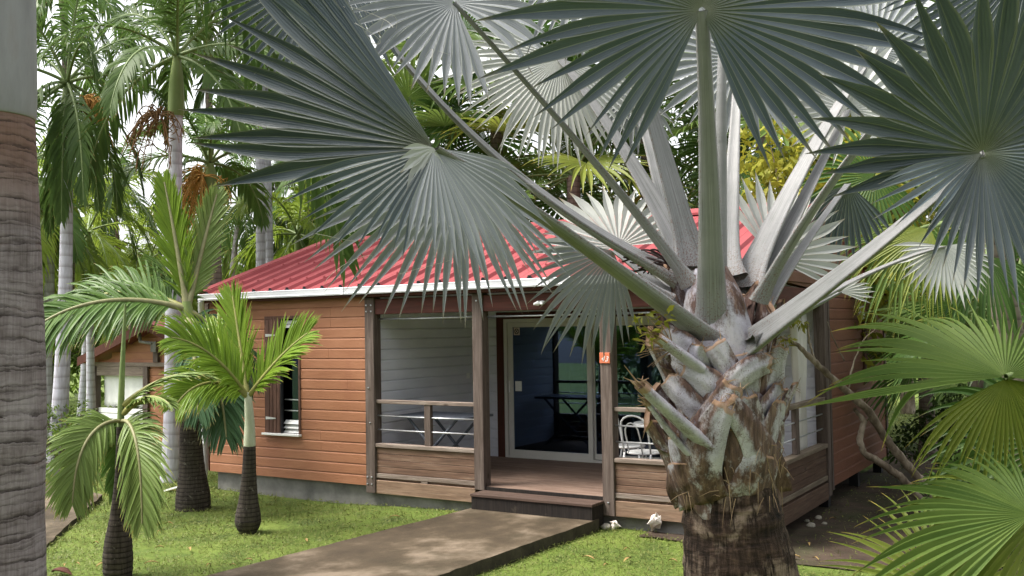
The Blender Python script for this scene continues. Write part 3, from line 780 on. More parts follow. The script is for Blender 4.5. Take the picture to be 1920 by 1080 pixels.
# gutter
mb = MB()
gp = [(0.0, 2.462), (-0.012, 2.462), (-0.012, 2.455), (-0.05, 2.455), (-0.060, 2.462), (-0.066, 2.455), (-0.062, 2.440), (-0.056, 2.395), (-0.062, 2.385), (-0.055, 2.366), (0.0, 2.366)]
mb.extrude([(0, EAVE_Y + a + 0.02, z) for a, z in gp], (RX0 - 0.01, 0, 0), (RX1 + 0.01, 0, 0))
gut = mb.build("gutter", GUTTERM, house)
mb = MB()
for gx in (-2.0, 1.0): mb.box(gx, gx + .05, EAVE_Y - .0475, EAVE_Y - .0465, 2.37, 2.45)
mb.build("gutter_joint", GUTTERM, gut)
# soffit and fascia
mb = MB(); mb.box(XL - 0.02, XR + 0.05, EAVE_Y + 0.025, -0.012, 2.335, 2.362); mb.box(XL - .02, XR + .05, EAVE_Y + .022, EAVE_Y + .024, 2.33, 2.45)
mb.build("eave_board", BEAM_X, house)
mb = MB(); mb.box(-1.59, XR - .13, 0.13, 2.40, 2.365, 2.40); mb.build("veranda_ceiling", WHITEW, house)
# downpipe at the left corner
mb = MB(); mb.box(-4.93, -4.80, -0.03, 0.07, -0.12, 2.1, 0.012); mb.tube([(-4.865, .02, -.12), (-4.865, .0, -.30), (-4.80, -.10, -.37), (-4.6, -.45, -.375)], [.062] * 4, 10)
mb.tube([(-4.865, .02, 2.1), (-4.80, -.06, 2.25), (-4.72, -.13, 2.38)], [.05] * 3, 10)
mb.box(-4.94, -4.79, -.04, .08, .28, .30)
mb.build("downpipe", GUTTERM, house)

# posts
def post(x0, x1, y0, y1, z0, z1, bolts=()):
    mb = MB(); mb.box(x0, x1, y0, y1, z0, z1, 0.006)
    p = mb.build("post", GREY_V, house)
    if bolts:
        b = MB()
        for bx, bz in bolts:
            b.tube([(bx, y0 - .001, bz), (bx, y0 - .010, bz), (bx, y0 - .012, bz)], [.012, .010, .004], 8)
        b.build("bolt", STEEL, p)
    return p
zt = 2.322
post(P1L, P1R, -0.022, 0.128, -0.205, zt, [(P1L + .035, 2.22), (P1L + .115, 2.22), (P1L + .035, 2.14), (P1L + .115, 2.14), (P1L + .03, 0.0), (P1L + .10, 0.0), (P1L + .03, -.09), (P1L + .10, -.09), (P1L + .06, 1.15), (P1L + .08, .7)])
post(P2L, P2R, -0.022, 0.128, -0.045, zt, [(P2L + .07, 2.23)])
p3 = post(P3L, P3R, -0.022, 0.128, -0.205, zt, [(P3L + .07, -.06)])
post(P4L, XR, -0.022, 0.128, -0.205, zt)
post(P4L + .02, XR + 0.012, 2.25, 2.398, -0.205, zt, ())
# corner trims
mb = MB(); mb.box(XR - .002, XR + .02, 2.399, 2.47, Z0 - .03, 2.3); mb.build("corner_trim", GREY_V, house)
mb = MB(); mb.box(XR - .002, XR + .02, BACK_Y - .09, BACK_Y + .01, Z0 - .03, 2.2); mb.build("corner_trim", GREY_V, house)
mb = MB(); mb.box(XL - .03, XL - .021, -.004, .08, Z0, 2.33); mb.build("corner_trim", TRIMR, house)
# beams and plates
for a, b in ((P1R, P2L), (P2R, P3L), (P3R, P4L)):
    mb = MB(); mb.box(a + .001, b - .001, 0.006, 0.08, 2.10, 2.30, 0.006); mb.build("beam", BEAM_X, house)
mb = MB(); mb.box(3.48, 3.56, 0.129, 2.249, 2.10, 2.30, 0.006); mb.build("beam", BEAM_Y, house)
mb = MB(); mb.box(P1L, XR, -0.011, 0.125, 2.3235, 2.334); mb.build("plate", BEAM_X, house)
# rods for the drapes
for a, b in ((P1R, P2L), (P2R, P3L), (P3R, P4L)):
    mb = MB(); mb.tube([(a, .10, 2.038), ((a + b) / 2, .10, 2.036), (b, .10, 2.038)], .011, 8); mb.build("drape_rod", STEEL, house, True)

def balustrade_front(x0, x1, bx, ws=0):
    r = MB(); r.box(x0 + .001, x1 - .001, 0.012, 0.085, 0.948, 0.996, 0.005); rail = r.build("top_rail", GREY_X, house)
    r = MB(); r.box(x0 + .001, x1 - .001, -0.012, 0.10, 0.388, 0.436, 0.005); r.build("lower_rail", GREY_X, house)
    r = MB(); r.box(bx, bx + .095, 0.02, 0.08, 0.437, 0.947, 0.004); r.build("baluster", GREY_V, house)
    for z in (0.789, 0.610):
        r = MB(); r.tube([(x0, .05, z), ((x0 + x1) / 2, .05, z - .004), (x1, .05, z)], 0.0095, 8); r.build("rail_rod", STEEL, house, True)
    r = MB()
    zz = [0.056, 0.140, 0.222, 0.304, 0.386]
    for a, b in zip(zz[:-1], zz[1:]): r.box(x0 + .001, x1 - .001, 0.012 + RNG.uniform(0, .003), 0.045, a + .001, b - .003, 0.004)
    r.build("panel_board", PLANK_X, house)
    r = MB(); r.box(x0 + .001, x1 - .001, 0.002, 0.055, -0.004, 0.053, 0.004); r.box((x0 + x1) / 2 - .05, (x0 + x1) / 2 + .05, .004, .05, -.032, -.005); r.build("kick_board", GREY_X, house)
    r = MB(); r.box(x0 + .001, x1 - .001, -0.004, 0.06, -0.205, -0.034, 0.004); r.build("fascia_board", FASC_X, house)
balustrade_front(P1R, P2L, -0.80)
balustrade_front(P3R, P4L, 2.60)
def balustrade_side():
    y0, y1, X = 0.129, 2.249, XR
    r = MB(); r.box(X - .095, X - .005, y0, y1, 0.948, 0.996, 0.005); r.build("top_rail", GREY_Y, house)
    r = MB(); r.box(X - .11, X + .012, y0, y1, 0.388, 0.436, 0.005); r.build("lower_rail", GREY_Y, house)
    r = MB(); r.box(X - .08, X - .02, 1.06, 1.17, 0.437, 0.947, 0.004); r.build("baluster", GREY_V, house)
    for z in (0.789, 0.610):
        r = MB(); r.tube([(X - .05, y0, z), (X - .05, 1.2, z), (X - .05, y1 + .1, z)], 0.0095, 8); r.build("rail_rod", STEEL, house, True)
    r = MB()
    zz = [0.056, 0.140, 0.222, 0.304, 0.386]
    for a, b in zip(zz[:-1], zz[1:]): r.box(X - .05, X - .012 - RNG.uniform(0, .003), y0, y1, a + .001, b - .003, 0.004)
    r.build("panel_board", PLANK_Y, house)
    r = MB(); r.box(X - .06, X, y0, y1, -0.004, 0.053, 0.004); r.build("kick_board", GREY_Y, house)
    r = MB(); r.box(X - .06, X + .004, y0, y1, -0.235, -0.034, 0.004); r.build("fascia_board", PLANK_Y, house)
balustrade_side()
# deck
mb = MB(); y = 0.03
while y < 2.40:
    mb.box(-1.60, 3.53, y, y + 0.107, -0.03, 0.0 + RNG.uniform(-.002, .001), 0.004); y += 0.112
mb.build("deck", DECKM, house)
mb = MB(); mb.box(P2R + .002, P3L - .002, 0.002, 0.027, -.2, -.003); mb.build("deck_edge", RISERM, house)
# step
mb = MB()
for k in range(3): mb.box(0.105, 1.715, -0.305 + k * .100, -0.209 + k * .100, -0.072, -0.040, 0.004)
st = mb.build("step", TREADM, house)
mb = MB(); mb.box(0.115, 1.705, -0.290, -0.262, -0.30, -0.073); mb.box(0.115, 0.145, -0.261, -0.008, -0.30, -0.073); mb.box(1.675, 1.705, -0.261, -0.024, -0.30, -0.073)
mb.build("riser", RISERM, st)
# white veranda walls
mb = MB(); siding(mb, 1, -1.62, 0.129, 2.40, 0.0, 2.36, 1, zref=0.0); mb.box(-1.70, -1.621, 0.129, 2.40, 0.0, 2.36); o = mb.build("veranda_wall", WHITEW, house)
mb = MB(); siding(mb, 0, 2.42, -1.60, -1.235, 0.0, 2.36, -1, zref=0.0); mb.box(-1.60, -1.235, 2.421, 2.5, 0, 2.36)
siding(mb, 0, 2.42, 2.93, 3.46, 0.0, 2.36, -1, zref=0.0); mb.box(2.93, 3.46, 2.421, 2.5, 0, 2.36)
siding(mb, 0, 2.42, -1.235, 2.93, 2.13, 2.36, -1, zref=0.0); mb.box(-1.235, 2.93, 2.421, 2.5, 2.13, 2.36)
mb.build("veranda_wall", WHITEW, house)
mb = MB(); mb.box(-1.234, -1.112, 2.385, 2.50, 0.0, 2.128); mb.box(2.80, 2.929, 2.385, 2.50, 0.0, 2.128); mb.box(-1.111, 2.799, 2.385, 2.50, 2.03, 2.128)
mb.build("door_surround", TRIMR, house)
# sliding door: outer frame, sashes with panes
mb = MB(); mb.box(-1.11, -1.055, 2.39, 2.50, 0.0, 2.028); mb.box(2.745, 2.798, 2.39, 2.50, 0.0, 2.028); mb.box(-1.054, 2.744, 2.39, 2.50, 1.975, 2.028); mb.box(-1.054, 2.744, 2.38, 2.50, 0.0, 0.022)
mb.box(-1.054, 2.744, 2.40, 2.404, 0.0225, 0.034)
door = mb.build("sliding_door", CREAM, house); door["label"] = "cream framed sliding glass door"
def sash(x0, x1, y):
    s = MB(); s.box(x0, x0 + .085, y, y + .035, 0.036, 1.973, .004); s.box(x1 - .075, x1, y, y + .035, 0.036, 1.973, .004)
    s.box(x0 + .085, x1 - .075, y, y + .034, 0.036, 0.115); s.box(x0 + .085, x1 - .075, y, y + .034, 1.905, 1.973)
    s.build("sash", CREAM, door)
    g = MB(); g.box(x0 + .085, x1 - .075, y + .014, y + .019, 0.116, 1.904); g.build("pane", GLASS, door)
sash(-1.05, 0.335, 2.405); sash(0.275, 1.55, 2.448); sash(1.53, 2.74, 2.405)
mb = MB(); mb.box(-1.03, -1.012, 2.385, 2.405, 0.95, 1.12, .004); mb.build("door_handle", WHITEM, door)
mb = MB(); mb.tube([(-1.02, 2.4045, .82), (-1.02, 2.398, .82)], .012, 8); mb.build("lock", STEEL, door)
mb = MB(); mb.box(-0.935, -0.825, 2.4145, 2.4185, 0.97, 1.115); mb.build("notice", WHITEM, door)
mb = MB(); mb.box(-0.945, -0.845, 2.4145, 2.4185, 1.79, 1.90); sg = mb.build("no_smoking_sticker", mat("sticker_paper", [(0.3, (0.60, 0.48, 0.44)), (0.7, (0.66, 0.54, 0.50))], 8), door)
# ring and cross of the sticker (sub-detail is flat print)
mb = MB(); n = 28
for k in range(n):
    a, b = 2 * math.pi * k / n, 2 * math.pi * (k + 1) / n
    cx, cz = -0.895, 1.845
    mb.add([(cx + r * math.cos(t), 2.4137, cz + r * math.sin(t)) for r, t in ((.030, a), (.030, b), (.041, b), (.041, a))], [(0, 1, 2, 3)])
for sgn in (1, -1):
    dx, dz = 0.024, 0.024 * sgn; w = 0.0045
    mb.add([(cx - dx - w * sgn * .7, 2.4134, cz - dz + w * .7), (cx - dx + w * sgn * .7, 2.4134, cz - dz - w * .7), (cx + dx + w * sgn * .7, 2.4134, cz + dz - w * .7), (cx + dx - w * sgn * .7, 2.4134, cz + dz + w * .7)], [(0, 1, 2, 3)])
mb.build("sticker_mark", DARK, door)
# light switch and socket on the white wall
mb = MB(); mb.box(-1.60, -1.592, 2.12, 2.20, 1.16, 1.24, .003); mb.build("switch_plate", WHITEM, house)
# window: frame, panes, louvres, shutter, sill
mb = MB(); mb.box(WX0, WX0 + .035, -0.012, 0.12, WZ0, WZ1); mb.box(WX1 - .035, WX1, -0.012, 0.12, WZ0, WZ1); mb.box(WX0 + .0355, WX1 - .0355, -0.012, 0.12, WZ1 - .04, WZ1)
win = mb.build("window", SHUTTERM, house)
mb = MB(); mb.box(WX0 - .03, WX1 + .01, -0.055, 0.12, WZ0 - .030, WZ0 - .0005, .004); mb.build("sill", WHITEM, win)
mb = MB(); mb.box(-3.525, -2.92, .085, .089, WZ0, WZ1 - .041); mb.build("pane", GLASS2, win)
mb = MB(); mb.box(-3.525, -2.92, .121, .13, WZ0, WZ1 - .041); mb.build("dark_backing", DARK, win)  # black sheet closing the window behind the pane
mb = MB()
for z in (0.80, 0.95): mb.box(-3.25, -2.92, .060, .075, z, z + .012)
mb.build("glazing_bar", STEEL, win)
mb = MB()
for k, z in enumerate((0.505, 0.565, 0.625)):
    mb = MB(); mb.add([(-3.24, .03, z), (-2.935, .03, z), (-2.935, .075, z + .05), (-3.24, .075, z + .05), (-3.24, .036, z - .003), (-2.935, .036, z - .003), (-2.935, .081, z + .047), (-3.24, .081, z + .047)], [(0, 1, 2, 3), (7, 6, 5, 4), (0, 4, 5, 1), (2, 6, 7, 3), (1, 5, 6, 2), (0, 3, 7, 4)])
    mb.build("louvre", WHITEM, win)
for z in (1.95, 2.005):
    mb = MB(); mb.box(-3.24, -2.935, .04, .06, z, z + .045); mb.build("louvre", WHITEM, win)
mb = MB(); xs = np.linspace(-3.522, -3.25, 5)
for a, b in zip(xs[:-1], xs[1:]): mb.box(a + .002, b - .002, -0.030, -0.004, WZ0 + .004, WZ1 - .044, .004)
sh = mb.build("shutter", SHUTTERM, win)
mb = MB()
for z in (0.70, 1.85): mb.add([(-3.52, -.036, z - .02), (-3.33, -.036, z - .008), (-3.33, -.036, z + .008), (-3.52, -.036, z + .02), (-3.52, -.0305, z - .02), (-3.33, -.0305, z - .008), (-3.33, -.0305, z + .008), (-3.52, -.0305, z + .02)], [(0, 1, 2, 3), (0, 4, 5, 1), (1, 5, 6, 2), (2, 6, 7, 3), (3, 7, 4, 0)])
mb.build("hinge", STEEL, sh)
mb = MB(); mb.box(-3.247, -3.232, -.024, .02, WZ0, WZ1 - .042); mb.build("mullion", DARK, win)
# number plate 43 on the third post
mb = MB(); mb.box(1.703, 1.828, -0.036, -0.0225, 1.484, 1.603, .002); plate = mb.build("number_plate", PLATEM, house)
def text_part(body, loc, size, m, parent, name, rot=(math.pi / 2, 0, 0)):
    c = bpy.data.curves.new(name, 'FONT'); c.body = body; c.size = size; c.extrude = 0.0008; c.align_x = 'CENTER'; c.shear = 0.25; c.space_character = 1.15
    tmp = bpy.data.objects.new(name, c); COL.objects.link(tmp); bpy.context.view_layer.update()
    me = bpy.data.meshes.new_from_object(tmp.evaluated_get(bpy.context.evaluated_depsgraph_get())); bpy.data.objects.remove(tmp)
    o = bpy.data.objects.new(name, me); COL.objects.link(o); me.materials.clear(); me.materials.append(m)
    o.parent = parent; off = Vector((0, 0, 0)); p = parent
    while p is not None: off += p.location; p = p.parent
    o.location = Vector(loc) - off; o.rotation_euler = rot
    return o
text_part("43", (1.765, -0.0375, 1.507), 0.082, WHITEM, plate, "house_number", (math.pi / 2, 0.08, 0))
mb = MB(); mb.tube([(1.766, -.0362, 1.583), (1.766, -.039, 1.583)], .005, 8); mb.build("screw", DARK, plate)
# small white lamp on the beam
mb = MB(); mb.box(0.90, 0.99, -0.012, 0.0055, 2.165, 2.205, .004); mb.tube([(.945, -.01, 2.185), (.93, -.06, 2.175), (.90, -.10, 2.165)], [.018, .03, .012], 8); mb.tube([(.945, -.01, 2.185), (.975, -.05, 2.18), (1.0, -.085, 2.16)], [.018, .026, .010], 8)
mb.build("lamp", WHITEM, house)
# white louvred lamp and dark post on the side wall
mb = MB(); mb.box(XR + .001, XR + .05, 4.10, 4.27, 1.93, 2.12, .01)
for k in range(4): mb.box(XR + .0505, XR + .056, 4.12, 4.25, 1.95 + k * .04, 1.968 + k * .04)
mb.build("wall_lamp", WHITEM, house)
mb = MB(); mb.box(XR + .001, XR + .03, 4.30, 4.48, 1.05, 1.90); mb.build("side_shutter", SHUTTERM, house)

# ------------------------------------------------------------------ things on the veranda
def folding_table():
    t = empty("folding_table", "blue grey slatted folding table behind the left veranda railing", "table", (-0.93, 0.62, 0.0))
    W, D, Hh = 1.12, 0.66, 0.775
    x0, y0 = -0.93 - W / 2, 0.62 - D / 2
    m = MB(); n = 15
    for k in range(n): m.box(x0 + .03 + (W - .06) * k / n, x0 + .03 + (W - .06) * (k + .72) / n, y0 + .03, y0 + D - .03, Hh - .014, Hh, .002)
    m.box(x0, x0 + W, y0, y0 + .028, Hh - .03, Hh + .001); m.box(x0, x0 + W, y0 + D - .028, y0 + D, Hh - .03, Hh + .001)
    m.box(x0, x0 + .028, y0 + .0285, y0 + D - .0285, Hh - .03, Hh + .001); m.box(x0 + W - .028, x0 + W, y0 + .0285, y0 + D - .0285, Hh - .03, Hh + .001); m.box(-.945, -.915, y0 + .0285, y0 + D - .0285, Hh - .03, Hh - .0145)
    m.build("tabletop", TABLEM, t)
    for yy in (y0 + .07, y0 + D - .07):
        for s in (1, -1):
            m = MB(); m.tube([(-.93 - s * .40, yy + s * .012, Hh - .03), (-.93, yy + s * .012, Hh * .45), (-.93 + s * .42, yy + s * .012, 0.0)], .020, 8); m.build("leg", TABLEM, t)
    for s in (1, -1):
        m = MB(); m.tube([(-.93 + s * .40, y0 + .08, .03), (-.93 + s * .40, y0 + D - .08, .03)], .010, 8); m.build("stretcher", TABLEM, t)
folding_table()
def round_table():
    c = (2.02, 1.05); t = empty("round_table", "round white pedestal table behind the right veranda railing", "table", (c[0], c[1], 0))
    m = MB(); m.lathe(c[0], c[1], [(.36, .712), (.385, .715), (.392, .727), (.385, .738), (.36, .74)], 40); m.build("tabletop", WHITEM, t, True)
    m = MB(); m.lathe(c[0], c[1], [(.05, .02), (.05, .7), (.12, .711)], 20); m.build("pedestal", CHAIRM, t, True)
    m = MB(); m.lathe(c[0], c[1], [(.27, 0), (.27, .012), (.08, .03), (.06, .06)], 30); m.build("foot", CHAIRM, t, True)
round_table()
def bistro_chair():
    t = empty("bistro_chair", "white tube chair with hooped back nearest the railing by the third post", "chair", (0, 0, 0), "bistro chairs around the round table")
    def T(name, pts, r=.0115): m = MB(); m.tube(pts, r, 8); m.build(name, CHAIRM, t, True)
    m = MB(); m.lathe(0, 0, [(.17, .435), (.195, .44), (.20, .452), (.19, .462), (.15, .466)], 28); m.build("seat", WHITEM, t, True)
    def hoop(w, zt, y0):
        pts = [(-w, y0, .45), (-w * 1.02, y0 - .03, .60), (-w * 1.0, y0 - .055, zt - .13)]
        for k in range(1, 8):
            a = math.pi - math.pi * k / 8; pts.append((w * math.cos(a), y0 - .06 - .02 * math.sin(a), zt - .12 + .12 * math.sin(a)))
        return pts + [(w * 1.0, y0 - .055, zt - .13), (w * 1.02, y0 - .03, .60), (w, y0, .45)]
    T("backrest", hoop(.185, .88, -.13)); T("back_hoop", hoop(.095, .80, -.165), .009)
    for sx in (-1, 1):
        T("leg", [(sx * .12, .14, .44), (sx * .17, .19, .22), (sx * .19, .21, 0)]); T("leg", [(sx * .185, -.13, .45), (sx * .18, -.17, .22), (sx * .19, -.215, 0)])
    ring = [(.165 * math.cos(a), .165 * math.sin(a), .20) for a in np.linspace(0, 2 * math.pi, 21)]
    T("leg_ring", ring, .007)
    return t
ch = bistro_chair()
ch.location = (1.98, 0.50, 0); ch.rotation_euler = (0, 0, rad(-12))
copy_tree(ch, (1.56, 0.98, 0), rad(-80), "white tube chair left of the round table against the glass door", "bistro chairs around the round table")
copy_tree(ch, (2.62, 1.62, 0), rad(140), "white tube chair seen past the silver palm trunk through the side railing", "bistro chairs around the round table")
def curtain(name, label, x0, x1, y, z0, z1, m, folds=7, amp=.03):
    n = folds * 8 + 1; V = []; F = []
    for k in range(n):
        t = k / (n - 1); x = x0 + (x1 - x0) * t; yy = y + amp * math.sin(t * folds * 2 * math.pi) + .01 * math.sin(t * 9)
        V += [(x, yy, z0), (x, yy * .5 + y * .5, (z0 + z1) / 2), (x, y + amp * .5 * math.sin(t * folds * 2 * math.pi), z1)]
    for k in range(n - 1):
        for j in range(2): F.append((3 * k + j, 3 * k + 3 + j, 3 * k + 4 + j, 3 * k + 1 + j))
    o = mesh_obj(name, V, F, m, smooth=True, origin=((x0 + x1) / 2, y, z0))
    so = o.modifiers.new("thickness", 'SOLIDIFY'); so.thickness = .004
    return o
tag(curtain("curtain", "", .80, 1.22, 2.66, .03, 1.97, CURTM, 6), "pale green curtain hanging inside the glass door beside the third post", "curtain")
def drape():
    # canvas drape tied at the right corner of the veranda, gathered at rail height
    n, mz = 33, 14; V = []; F = []
    for j in range(mz):
        z = 0.10 + (2.0 - 0.10) * j / (mz - 1)
        w = 0.36 - 0.13 * math.exp(-((z - .98) / .22) ** 2) + .05 * max(0, z - 1.4)
        for k in range(n):
            t = k / (n - 1); V.append((3.36 + .05 * math.sin(t * 5 * 2 * math.pi + z) * (.5 + .3 * z), 1.98 + (t - .5) * w + .02 * math.sin(z * 3), z))
    for j in range(mz - 1):
        for k in range(n - 1): F.append((j * n + k, j * n + k + 1, j * n + n + k + 1, j * n + n + k))
    o = mesh_obj("drape", V, F, DRAPEM, smooth=True, origin=(3.36, 1.98, .1)); s = o.modifiers.new("thickness", 'SOLIDIFY'); s.thickness = .006
    tag(o, "white canvas drape gathered at the right corner of the veranda", "curtain")
drape()

# ------------------------------------------------------------------ shells, stones, litter
def conch(p, s, rz, label, tilt=0.5):
    n = 20; rings = []
    prof = [(0.0, .0), (.10, .10), (.22, .28), (.36, .46), (.50, .58), (.40, .68), (.30, .76), (.16, .88), (.06, .96), (.0, 1.0)]
    V = []; F = []
    for i, (r, h) in enumerate(prof):
        for k in range(n):
            a = 2 * math.pi * k / n
            rr = r * (1 + .25 * math.cos(a) * (.3 < h < .7))
            if i == 4: rr *= 1 + .55 * (k % 4 == 0)
            if i == 6: rr *= 1 + .40 * (k % 4 == 2)
            V.append(Vector((rr * math.cos(a), rr * math.sin(a) * .8, h - .5)))
    for i in range(len(prof) - 1):
        for k in range(n): F.append((i * n + k, i * n + (k + 1) % n, i * n + n + (k + 1) % n, i * n + n + k))
    R_ = Matrix.Rotation(rz, 3, 'Z') @ Matrix.Rotation(tilt + math.pi / 2, 3, 'Y')
    V = [R_ @ v * s for v in V]; zmin = min(v.z for v in V)
    V = [(v.x + p[0], v.y + p[1], v.z - zmin + p[2] - .01) for v in V]
    o = mesh_obj("conch_shell", V, F, SHELLM, smooth=False, origin=p)
    tag(o, label, "shell")
    # flared lip
    m = MB(); L = []
    for k in range(9):
        t = k / 8; v = R_ @ Vector((.42 + .20 * math.sin(t * math.pi), .10 + .05 * math.sin(t * 9), -.42 + .85 * t)) * s
        v2 = R_ @ Vector((.10, .22, -.40 + .7 * t)) * s
        L.append((v, v2))
    for (a, b), (c, d) in zip(L[:-1], L[1:]):
        m.add([(q.x + p[0], q.y + p[1], q.z - zmin + p[2] - .01) for q in (a, c, d, b)], [(0, 1, 2, 3)])
    lip = m.build("lip", SHELLM, o, True); so = lip.modifiers.new("thickness", 'SOLIDIFY'); so.thickness = .006
    return o
conch(ground(1230, 1001), 0.20, rad(-20), "large pinkish conch shell lying alone beside the palm trunk")
conch(ground(1152, 994), 0.12, rad(80), "small yellowish conch shell standing beside a grey shell below the third post", -0.9)
def pebble(p, s, label, flat=.6, m=STONEM, name="stone"):
    n, k = 9, 14; V = []; F = []
    for i in range(n):
        for j in range(k):
            a, b = math.pi * i / (n - 1), 2 * math.pi * j / k
            r = s * (1 + .14 * math.sin(3 * b + i) + .1 * math.cos(2 * a + 2 * b))
            V.append((p[0] + r * math.sin(a) * math.cos(b), p[1] + r * .75 * math.sin(a) * math.sin(b), p[2] + s * flat * .7 + r * flat * math.cos(a)))
    for i in range(n - 1):
        for j in range(k): F.append((i * k + j, i * k + (j + 1) % k, i * k + k + (j + 1) % k, i * k + k + j))
    return tag(mesh_obj(name, V, F, m, smooth=True, origin=p), label, "stone")
pebble(ground(1137, 993), 0.065, "grey weathered shell lump left of the small conch", .55)
pebble(ground(859, 956), 0.055, "pale stone at the left end of the wooden step")
pebble(ground(73, 890), 0.12, "black stone at the edge of the side path by the big trunk", .8, DARK)
for i, (u, v) in enumerate([(1513, 980), (1535, 975), (1521, 990), (1546, 985)]):
    o = pebble(ground(u, v), 0.035 + .01 * (i % 3), "small dull stone on the dark soil below the side railing", .6)
    o["group"] = "stones on the dark soil"
# white board scrap behind the dark young palm, pale leaflet on the path
p = ground(324, 922)
mb = MB(); mb.add([(p[0] - .12, p[1] - .06, p[2] + .02), (p[0] + .14, p[1] - .02, p[2] + .09), (p[0] + .14, p[1] + .06, p[2] + .10), (p[0] - .12, p[1] + .02, p[2] + .03), (p[0] - .12, p[1] - .06, p[2] + .0), (p[0] + .14, p[1] - .02, p[2] + .07), (p[0] + .14, p[1] + .06, p[2] + .08), (p[0] - .12, p[1] + .02, p[2] + .01)], [(0, 1, 2, 3), (7, 6, 5, 4), (0, 4, 5, 1), (1, 5, 6, 2), (2, 6, 7, 3), (3, 7, 4, 0)])
tag(mb.build("gutter_offcut", WHITEM, origin=p), "white plastic offcut on the grass left of the dark palm base", "scrap")
a, b = onz(925, 953.5, ZP + .008), onz(961, 958.5, ZP + .008)
mb = MB(); mb.tube([a, (a + b) / 2 + np.array([0, 0, .004]), b], [.003, .009, .003], 6)
tag(mb.build("fallen_leaflet", FIBRE, origin=a), "pale straw leaflet fallen on the path below the step", "leaf")

def litter():
    r = np.random.default_rng(12); spots = []
    while len(spots) < 34:
        u, v = r.uniform(90, 1650), r.uniform(890, 1078); p = ground(u, v)
        if p[1] > -.35 and -4.7 < p[0] < 3.7: continue
        on = in_poly(np.array([p[:2]]), PATH1)[0]
        if on: p = onz(u, v, -.25); p[2] = -.215 - .02 * 0 + (-.06 if p[1] < -1.5 else -.0) 
        if on: continue
        spots.append(p)
    for i, p in enumerate(spots):
        a = r.uniform(0, 6.28); L = r.uniform(.03, .075); w_ = L * .22
        V = []
        for k in range(6):
            t = k / 5; h = .012 + .018 * math.sin(t * 3.1) + .02; wd = w_ * math.sin(.25 + t * 2.7)
            for sgn in (-1, 0, 1): V.append((p[0] + (t - .5) * 2 * L * math.cos(a) - sgn * wd * math.sin(a), p[1] + (t - .5) * 2 * L * math.sin(a) + sgn * wd * math.cos(a), p[2] + h + abs(sgn) * .008))
        F = [(3 * k + j, 3 * k + j + 1, 3 * k + j + 4, 3 * k + j + 3) for k in range(5) for j in range(2)]
        o = mesh_obj("fallen_leaf", V, F, LITTERM, smooth=True, origin=p)
        tag(o, "small dry fallen leaf lying on the lawn", "leaf", "dry leaves scattered on the lawn")
LITTERM = mat("dry_litter", [(0.3, (0.12, 0.07, 0.03)), (0.5, (0.28, 0.19, 0.07)), (0.7, (0.42, 0.33, 0.12))], 2.5, rough=0.8)
litter()

# ================================================================== vegetation builders
GRAV = np.array([0, 0, -1.0])

